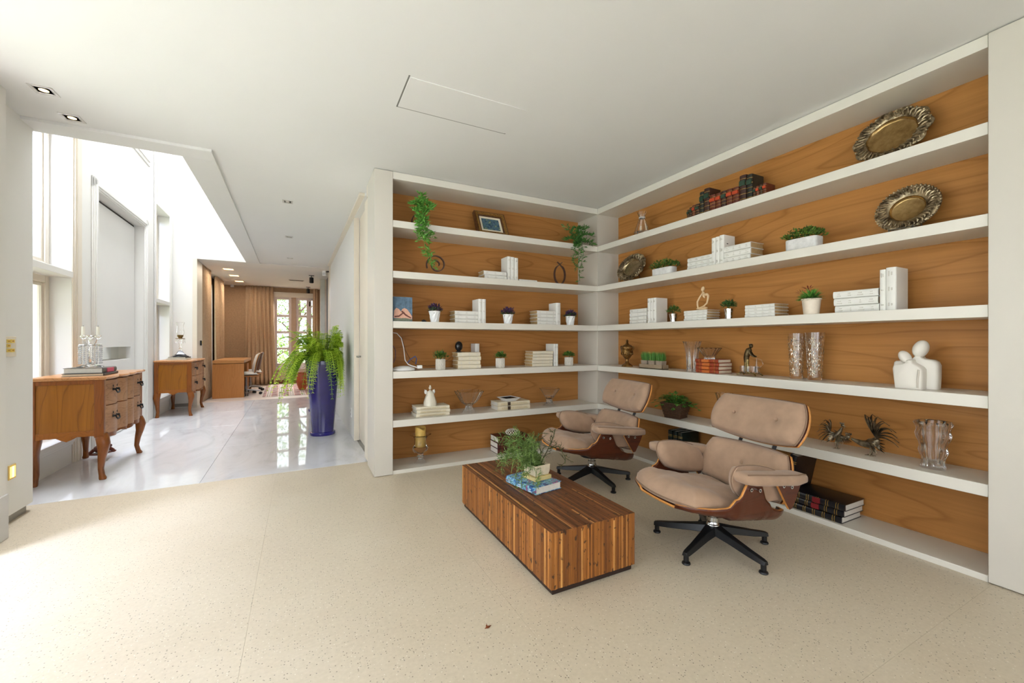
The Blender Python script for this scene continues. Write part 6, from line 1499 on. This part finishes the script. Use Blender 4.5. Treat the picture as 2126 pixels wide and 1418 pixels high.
# tall blue planters with ferns
BLU = plain('cobalt_glaze', (34, 26, 104), .12, var=.25, scale=5, coat=.6); BLU2 = plain('cobalt_rim', (28, 22, 120), .12, coat=.5)
FERN = leafmat('fern_green', (128, 174, 18), (214, 236, 84)); FERND = leafmat('fern_dark', (80, 128, 16), (150, 190, 44))
def tall_pot(P, label, fern=True):
    t = thing('tall_planter', label, 'plant', P, 0, 'tall cobalt planters along the hall wall')
    R = []
    for r, z in ((.148, 0), (.152, .006), (.150, .038), (.134, .046), (.132, .055), (.150, .3), (.175, .6), (.195, .85), (.203, .93), (.200, .955), (.185, .955), (.18, .86)):
        R.append([(r * (1 + (.03 * (1 - abs(((k / 8) % 1) * 2 - 1)) if z > .05 else 0) - (.012 if z > .05 else 0)) * math.cos(2 * PI * k / 64), r * (1 + (.03 * (1 - abs(((k / 8) % 1) * 2 - 1)) if z > .05 else 0)) * math.sin(2 * PI * k / 64), z) for k in range(64)])
    q = MB(); q.rings(R[:4]); q.build('foot', BLU2, t); q = MB(); q.rings(R[3:]); q.build('pot', BLU, t)
    MB().lathe([(.18, .88), (.182, .90)], n=24).build('soil', SOIL, t)
    if fern:
        g = random.Random(9)
        for i in range(240):
            a = g.uniform(0, 2 * PI); d = Vector((math.cos(a), math.sin(a), 0)); k_ = i / 240
            e = math.radians(g.uniform(38, 62) if k_ < .5 else g.uniform(56, 80)); Lf = g.uniform(.62, .92) if k_ < .5 else g.uniform(.62, .98); gv = g.uniform(.85, 1.25) if k_ < .5 else g.uniform(.36, .72)
            p0_ = Vector((math.cos(a) * .07, math.sin(a) * .07, .91)); pts = []
            for k in range(10):
                f = k / 9; pts.append(p0_ + d * Lf * math.cos(e) * f * (1.08 - .25 * f) + Vector((0, 0, Lf * (math.sin(e) * f - gv * f * f * (.75 + .25 * f)))))
            pts = [Vector((p.x if p.x < .15 else .15 + (p.x - .15) * .3, p.y, p.z)) for p in pts]
            pts = [Vector((min(p.x, .215), p.y, p.z)) for p in pts]
            q = MB(); q.tube(pts, [.0026] * 9 + [.001], 4)
            N = 24
            for j in range(N):
                f = (j + .8) / N * 9; k = min(int(f), 8); p = pts[k].lerp(pts[k + 1], f - k); tg = (pts[k + 1] - pts[k]).normalized(); sd = tg.cross(Vector((0, 0, 1))); sd = sd.normalized() if sd.length > .05 else Vector((-d.y, d.x, 0))
                ll = .062 * math.sin(PI * min(1, .18 + .82 * (1 - j / N))) ** .8 * (1 - .55 * (j / N) ** 3)
                for s in (-1, 1):
                    q.leaf(p, sd * s + tg * .35 - Vector((0, 0, .22)), (0, 0, 1), ll, .021)
            q.build('frond', FERN if i % 5 else FERND, t, recalc=False, smooth=False)
    return t
pp = fl(671, 905); t1 = tall_pot(Vector((pp.x, pp.y + .12, .0006)), 'tall cobalt blue planter with a big light green fern in the hall')
p2 = HP(.31, 7.93, .0006); t2 = tall_pot(p2, 'tall cobalt blue planter half hidden behind the nearer fern planter', False)
t = t2; b_ = ball(60, .16, .09, .05, 15, .1, .9); o = b_.build('foliage', FERN, t, recalc=False, kind='stuff'); o.location = (0, 0, .98)

# ------------------------------------------------------------------ study: desk, chairs, curtains, rug
DKW = wood('oak_desk_veneer', (126, 74, 30), (180, 118, 60), (192, 130, 70), .4, 'z', 2, 5, .1, .5, .5); DKT = wood('oak_desk_top', (126, 74, 30), (186, 128, 72), (196, 138, 80), .35, 'x', 2, 5, .1, .5, .5)
P = HP(-1.565, 10.55, 0); t = thing('desk', 'oak veneer desk with panel sides in the study', 'desk', P, HALL)
MB().box(0, .56, 0, 1.75, .735, .80).build('top', DKT, t, bevel=.002, seg=1); MB().box(0, .56, .0, .04, .0006, .725).build('side_panel', DKW, t); MB().box(.0, .56, 1.71, 1.75, .0006, .725).build('side_panel', DKW, t)
MB().box(0, .03, .04, 1.71, .30, .725).build('back_panel', DKW, t); MB().box(.02, .54, .02, 1.73, .722, .736).build('shadow_gap', plain('gap_brown', (70, 42, 22), .8), t)
MB().box(.60, .9, .62, .9, .0006, .40).build('pedestal', DKW, t) if False else MB().box(.30, .56, .75, 1.05, .08, .70).build('pedestal', DKW, t)
OW = plain('white_shell_upholstery', (226, 222, 216), .6); OG = plain('grey_plastic_base', (150, 148, 146), .4, .4)
def office_chair(P, rz, label):
    t = thing('office_chair', label, 'chair', P, rz, 'white office chairs at the study desk')
    for k in range(5):
        a = 2 * PI * k / 5 + .3; d = Vector((math.cos(a), math.sin(a), 0)); q = MB(); q.tube([(0, 0, .115), d * .15 + Vector((0, 0, .10)), d * .29 + Vector((0, 0, .075))], [.026, .022, .016], 8, .7); l_ = q.build('leg', OG, t)
        n = Vector((-d.y, d.x, 0)); q = MB()
        for s in (-1, 1): q.cyl(d * .29 + n * s * .012 + Vector((0, 0, .031)), d * .29 + n * s * .030 + Vector((0, 0, .031)), .030, n=14)
        q.build('caster', BLACK, l_, kind='stuff')
    MB().lathe([(.03, .09), (.03, .2), (.02, .205), (.02, .40), (.05, .41), (.05, .43)], n=16).build('gas_lift', OG, t)
    def S(p, r, h): return Vector((.0 + .23 * p, .235 * r, .44 + .03 * r * r + h))
    pillow(S, .065, 17, 15, .6).build('seat', OW, t)
    n = Vector((1, 0, .22)).normalized(); u = Vector((-.22, 0, 1)).normalized()
    def S2(p, r, h): return Vector((-.215, 0, .70)) + Vector((0, .225 * p * (1 - .12 * r), 0)) + u * .245 * r + n * (.05 * p * p + h)
    shellobj(panel(lambda p, r, h: S2(p, r, -.004)), 'back_shell', t, .012); pillow(S2, .045, 17, 15, .7).build('back_cushion', OW, t)
    MB().box(-.24, .20, -.20, .20, .415, .438).build('seat_shell', DKW, t, bevel=.006)
    return t
oc = office_chair(HP(-1.01, 11.05, .0006), PI + .15, 'white office chair on castors, nearer one at the study desk')
dup(oc, HP(-1.0, 11.95, .0006), PI - .1, 'white office chair on castors, farther one at the study desk')
CURT = plain('taupe_linen_curtain', (190, 162, 132), .9, var=.08, scale=30, bmp=.15, bscale=160)
def curtain(pts0, pts1, folds, amp, label, z0=.012, z1=ZC - .004, seed=1):
    """pts0 hem line and pts1 heading line, in hall coordinates; regular soft pleats that deepen to the hem"""
    g = random.Random(seed); q = MB(); N = folds * 8; M_ = 14; ph = [g.uniform(-.5, .5) for _ in range(folds + 1)]
    def f(u, v):
        a = Vector(pts0[0]).lerp(Vector(pts0[1]), u); b = Vector(pts1[0]).lerp(Vector(pts1[1]), u); w = v ** .8
        p = a.lerp(b, w); d = (Vector(pts1[1]) - Vector(pts1[0])).normalized(); n = Vector((-d.y, d.x))
        k = u * folds; s = math.sin(2 * PI * k + ph[int(min(k, folds))] * .8) + .35 * math.sin(4 * PI * k + 1.3 + 2 * (1 - v))
        p = p + n * s * amp * (1.0 - .35 * v) + d * amp * .25 * math.cos(2 * PI * k) * (1 - v)
        return (p.x, p.y, z0 + (z1 - z0) * v)
    q.grid(f, N + 1, M_); o = q.build('curtain', CURT, None, xf=corr, recalc=False, ang=80, solid=.004)
    return tag(o, label, 'curtain', 'taupe curtains of the study')
curtain(((-1.69, 10.06), (-1.66, 10.95)), ((-1.69, 10.06), (-1.67, 10.95)), 7, .042, 'taupe pleated curtain on the study side wall, nearer the hall', seed=2)
curtain(((-1.69, 12.15), (-1.66, 12.75)), ((-1.69, 11.80), (-1.66, 12.75)), 6, .042, 'taupe pleated curtain on the study side wall, farther from the hall', seed=3)
curtain(((-1.22, 13.32), (-.50, 13.30)), ((-1.22, 13.36), (-.56, 13.34)), 7, .040, 'taupe curtain flaring at the hem left of the study window', seed=4)
curtain(((.42, 13.32), (.58, 13.32)), ((.44, 13.36), (.56, 13.36)), 2, .025, 'narrow taupe curtain right of the study window', seed=5)
# sheer in the side window
q = MB(); q.grid(lambda u, v: (-1.75 + .012 * math.sin(u * 40), 10.95 + .85 * u, .02 + 2.5 * v), 60, 4)
def sheer():
    m = bpy.data.materials.new('white_sheer'); m.use_nodes = True; nt = m.node_tree; b = nt.nodes['Principled BSDF']; b.inputs['Base Color'].default_value = lin((240, 238, 236)); b.inputs['Roughness'].default_value = .9
    out = [n for n in nt.nodes if n.type == 'OUTPUT_MATERIAL'][0]; tl = nt.nodes.new('ShaderNodeBsdfTranslucent'); tl.inputs[0].default_value = lin((245, 244, 244)); tr = nt.nodes.new('ShaderNodeBsdfTransparent')
    m1 = nt.nodes.new('ShaderNodeMixShader'); m1.inputs[0].default_value = .6; m2 = nt.nodes.new('ShaderNodeMixShader'); m2.inputs[0].default_value = .3
    nt.links.new(b.outputs[0], m1.inputs[1]); nt.links.new(tl.outputs[0], m1.inputs[2]); nt.links.new(m1.outputs[0], m2.inputs[1]); nt.links.new(tr.outputs[0], m2.inputs[2]); nt.links.new(m2.outputs[0], out.inputs['Surface']); return m
tag(q.build('sheer_curtain', sheer(), None, xf=corr, recalc=False), 'white sheer curtain glowing between two taupe curtains in the study', 'curtain')
def rugm():
    m, nt, b = base('red_patterned_rug'); v = coords(nt); sp = nt.nodes.new('ShaderNodeSeparateXYZ'); nt.links.new(v, sp.inputs[0])
    w1_ = nt.nodes.new('ShaderNodeTexVoronoi'); w1_.inputs['Scale'].default_value = 4.4; w1_.inputs['Randomness'].default_value = .0; w1_.distance = 'CHEBYCHEV'; nt.links.new(v, w1_.inputs['Vector'])
    n = noise(nt, v, 26, 3, .6); ad = nt.nodes.new('ShaderNodeMath'); ad.operation = 'MULTIPLY_ADD'; ad.inputs[1].default_value = .22; nt.links.new(n, ad.inputs[0]); nt.links.new(w1_.outputs['Distance'], ad.inputs[2])
    c = ramp(nt, ad.outputs[0], [(.20, (96, 30, 30)), (.30, (178, 46, 44)), (.36, (228, 214, 204)), (.46, (226, 216, 208)), (.50, (120, 92, 96)), (.54, (230, 222, 216))])
    for k in nt.nodes:
        if k.type == 'VALTORGB': k.color_ramp.interpolation = 'CONSTANT'
    nt.links.new(c, b.inputs['Base Color']); b.inputs['Roughness'].default_value = .95; return m
P = HP(-.66, 10.42, .0002); t = thing('rug', 'white and red patterned rug on the study floor', 'rug', P, HALL + .02)
MB().box(0, 1.25, 0, 2.75, 0, .008).build('pile', rugm(), t); q = MB(); g = random.Random(4)
for k in range(90):
    x = 1.25 * (k + .5) / 90
    for y, s in ((0, -1), (2.75, 1)): q.tube([(x, y, .004), (x + g.uniform(-.006, .006), y + s * .05, .003)], .003, 4)
q.build('fringe', plain('rug_fringe', (226, 214, 200), .9), t, kind='stuff')
bt = MB(); bt.box(-.72, .48, 13.485, 13.5, .0006, .1); struct(bt.build('baseboard_study', plain('dark_red_base', (120, 66, 44), .6), None, xf=corr), 'reddish base strip under the study window')
# terracotta urn behind the planters
P = HP(.13, 11.5, .009); t = thing('terracotta_jar', 'orange-brown terracotta jar on the rug behind the fern', 'jar', P)
TC = plain('terracotta', (176, 82, 40), .5, var=.12); MB().lathe([(.07, 0), (.08, .01), (.12, .12), (.135, .22), (.12, .34), (.09, .40), (.10, .43), (.08, .43), (.07, .38)], n=28).build('body', TC, t)
for s in (-1, 1): MB().tube([(s * .09, 0, .40), (s * .17, 0, .38), (s * .16, 0, .28)], .014, 8).build('handle', TC, t)
# ------------------------------------------------------------------ fittings
def downlight(P, label, lit, w=.055, yaw=0.0, grp='recessed ceiling lights'):
    t = thing('ceiling_light', label, 'light', P, yaw, grp)
    q = MB(); q.rings([[(a * r, b_ * r, z) for a, b_ in ((-1, -1), (1, -1), (1, 1), (-1, 1))] for r, z in ((w, 0.0), (w, -.004), (w * .72, -.004), (w * .66, 0.0))], cap0=True, cap1=False); q.build('trim', plain('brushed_trim', (196, 192, 186), .35, .3), t, smooth=False)
    q = MB(); q.lathe([(w * .42, -.0012), (w * .3, -.0030), (.001, -.0036)], n=18); q.build('lamp', emit('warm_lamp', (255, 214, 150), 3.0) if lit else plain('frosted_lamp', (232, 228, 220), .4), t)
    return t
sa, sb_ = fl(85, 187.5, ZC), fl(146, 246, ZC)
for P, lb in ((Vector((-1.40, 3.55, ZC)), 'square lit ceiling spot by the white pier, nearer the camera'), (Vector((-1.40, 3.90, ZC)), 'square lit ceiling spot by the ceiling opening')):
    downlight(P, lb, True, .055)
for x, y, lb in ((-.12, 5.17, 'first small downlight in the hall ceiling'), (-.12, 6.9, 'second small downlight in the hall ceiling'), (-.12, 8.65, 'third small downlight in the hall ceiling')):
    downlight(HP(x, y, ZC), lb, False, .05, HALL)
for y, lb in ((10.56, 'first lit rectangular downlight in the study ceiling'), (11.52, 'second lit rectangular downlight in the study ceiling'), (12.56, 'third lit rectangular downlight in the study ceiling')):
    t = thing('ceiling_light', lb, 'light', HP(-1.285, y, ZC), HALL, 'lit study downlights')
    MB().box(-.10, .10, -.10, .10, -.004, 0).build('trim', WHITE, t); MB().box(-.085, .085, -.085, .085, -.006, -.003).build('lamp', emit('study_lamp', (255, 206, 140), 3.0), t)
    area('study_lamp_light', (*cw(-1.285, y), ZC - .03), (.16, .16), (0, 0, -1), 6, (1, .86, .68))
P = HP(0, 11.7, ZC); t = thing('air_vent', 'slotted air vent in the study ceiling', 'vent', P, HALL); MB().box(-.17, .17, -.045, .045, -.006, 0).build('frame', plain('vent_grey', (150, 142, 132), .5), t)
for k in range(3): MB().box(-.15, .15, -.03 + .024 * k, -.018 + .024 * k, -.012, -.006).build('slat', plain('vent_dark', (86, 80, 74), .6), t)
for x, y, lb in ((.305, 10.68, 'black cylinder spotlight on the study ceiling, nearer one'), (.30, 13.0, 'black cylinder spotlight on the study ceiling, farther one')):
    t = thing('spotlight', lb, 'light', HP(x, y, ZC), HALL, 'black study spotlights'); q = MB(); q.box(-.055, .055, -.02, .02, -.012, 0).cyl((0, 0, -.012), (0, 0, -.045), .008); q.build('mount', BLACK, t)
    MB().lathe([(.012, -.045), (.044, -.05), (.046, -.17), (.042, -.175), (.040, -.12)], n=20).build('head', BLACK, t)
for px, py, Y, lb in ((674, 567, 9.32, 'white motion sensor high on the end of the hall wall'), (482, 592, 13.42, 'white motion sensor in the study corner')):
    P = onY(px, cw(0, Y)[1] if Y < 10 else 13.36, py); 
    if Y < 10: P = HP(.50, 9.32, 2.60)
    t = thing('motion_sensor', lb, 'sensor', P, -.6, 'white motion sensors'); MB().box(-.035, .035, -.03, .03, -.055, .055).build('housing', WP, t, bevel=.012, seg=3); MB().sphere((0, -.03, -.012), (.022, .012, .028), 12, 8).build('lens', plain('sensor_lens', (206, 206, 208), .2), t)
    q = MB(); q.box(-.015, .15, .0, .02, .02, .05) if Y < 10 else q.box(-.015, .015, .0, .16, .02, .05); q.build('bracket', BLACK if Y < 10 else WP, t)
# switch plate and step light on the pier, thermostat, outlet
YEL = plain('yellow_switch_label', (226, 196, 92), .5, var=.05)
a, b_ = onX(6, -1.70, 698), onX(30.5, -1.70, 740); t = thing('switch_plate', 'cream switch plate with five yellow keys on the white pier', 'switch', (-1.70, (a.y + b_.y) / 2, (a.z + b_.z) / 2), 0)
wy, wz = abs(a.y - b_.y) / 2, abs(a.z - b_.z) / 2
MB().box(0, .008, -wy, wy, -wz, wz).build('plate', plain('cream_plate', (222, 212, 194), .4), t, bevel=.002)
for k, (dy, dz) in enumerate(((-.4, .52), (.3, .52), (-.4, .08), (-.4, -.38), (.3, -.38))): 
    kk = MB(); kk.box(.008, .0115, wy * dy - wy * .30, wy * dy + wy * .30, wz * dz - wz * .17, wz * dz + wz * .17); ko = kk.build('key', YEL, t, bevel=.001)
    MB().box(.0115, .0122, wy * dy - wy * .16, wy * dy + wy * .16, wz * dz - wz * .07, wz * dz + wz * .07).build('key_mark', plain('ochre_mark', (170, 122, 30), .5), ko)
a, b_ = onX(16, -1.70, 968), onX(31, -1.70, 991); t = thing('step_light', 'glowing amber step light low on the white pier', 'light', (-1.70, (a.y + b_.y) / 2, (a.z + b_.z) / 2)); wy, wz = abs(a.y - b_.y) / 2, abs(a.z - b_.z) / 2
MB().box(0, .006, -wy, wy, -wz, wz).build('frame', plain('amber_frame', (226, 190, 110), .4), t, bevel=.0015); MB().box(.004, .0075, -wy * .72, wy * .72, -wz * .76, wz * .76).build('lens', emit('amber_light', (255, 214, 110), 1.4), t)
MB().box(.0075, .009, -wy * .1, wy * .1, -wz * .76, wz * .76).build('bar', emit('amber_bar', (255, 240, 190), 1.7), t)
P = HP(-1.645, 9.80, 0); P.z = zat(P, 712); t = thing('wall_thermostat', 'small cream control box on the study jamb', 'switch', P, HALL); MB().box(0, .03, -.035, .035, -.055, .055).build('housing', plain('cream_plate', (222, 212, 194), .4), t, bevel=.006); MB().box(-.004, .034, -.05, -.036, -.045, .045).build('side_cover', BLACK, t); MB().box(.03, .033, -.02, .02, -.01, .035).build('display', YEL, t)
P = HP(XR, 5.62, .30); t = thing('wall_outlet', 'white wall outlet low on the hall wall', 'outlet', P, HALL); MB().box(-.008, 0, -.035, .035, -.06, .06).build('plate', WP, t, bevel=.002)
for z in (-.025, .025): MB().box(-.0095, -.008, -.014, .014, z - .012, z + .012).build('socket', plain('socket_grey', (150, 150, 152), .5), t)
# ------------------------------------------------------------------ garden seen through the windows
LG = leafmat('garden_leaf', (120, 160, 70), (224, 236, 150)); LG2 = leafmat('garden_leaf_dark', (86, 136, 62), (180, 210, 120)); TRK = plain('bark', (110, 92, 74), .9, var=.3, scale=10, bmp=.8, bscale=20)
def tree(x, y, h, r, n, m, seed, label, z0=-.15, leaf=.14):
    t = thing('garden_tree', label, 'tree', (x, y, z0), seed, 'trees outside the windows'); g = random.Random(seed)
    MB().tube([(0, 0, 0), (.1, .05, h * .3), (-.05, .0, h * .6), (.0, .1, h * .85)], [.11, .09, .06, .03], 9).build('trunk', TRK, t)
    for k in range(5):
        a = 2 * PI * k / 5; MB().tube([(0, 0, h * (.35 + .08 * k)), (math.cos(a) * r * .45, math.sin(a) * r * .45, h * (.5 + .08 * k)), (math.cos(a) * r * .8, math.sin(a) * r * .8, h * (.56 + .08 * k))], [.04, .025, .01], 6).build('branch', TRK, t)
    q = MB()
    for i in range(n):
        v = Vector((g.gauss(0, 1), g.gauss(0, 1), g.gauss(0, 1))).normalized() * g.uniform(.45, 1); p = Vector((v.x * r, v.y * r, h * .62 + v.z * h * .40))
        q.leaf(p, (g.uniform(-1, 1), g.uniform(-1, 1), g.uniform(-1, .6)), (g.uniform(-1, 1), g.uniform(-1, 1), 1), leaf * g.uniform(.6, 1.3), leaf * .5)
    q.build('foliage', m, t, recalc=False, kind='stuff'); return t
tree(-1.7, 17.5, 3.6, 1.1, 800, LG, 21, 'leafy tree outside the study window at its left'); tree(-.1, 19.2, 4.2, 1.3, 800, LG2, 22, 'taller tree outside the middle of the study window'); tree(1.5, 17.2, 3.4, 1.0, 600, LG, 23, 'leafy tree outside the study window at its right')
tree(-.9, 16.2, 1.7, .8, 500, LG2, 24, 'low bushy tree close to the study window'); tree(-7.5, 8.2, 4.6, 1.6, 1300, LG, 25, 'tree outside the hall windows', leaf=.2)
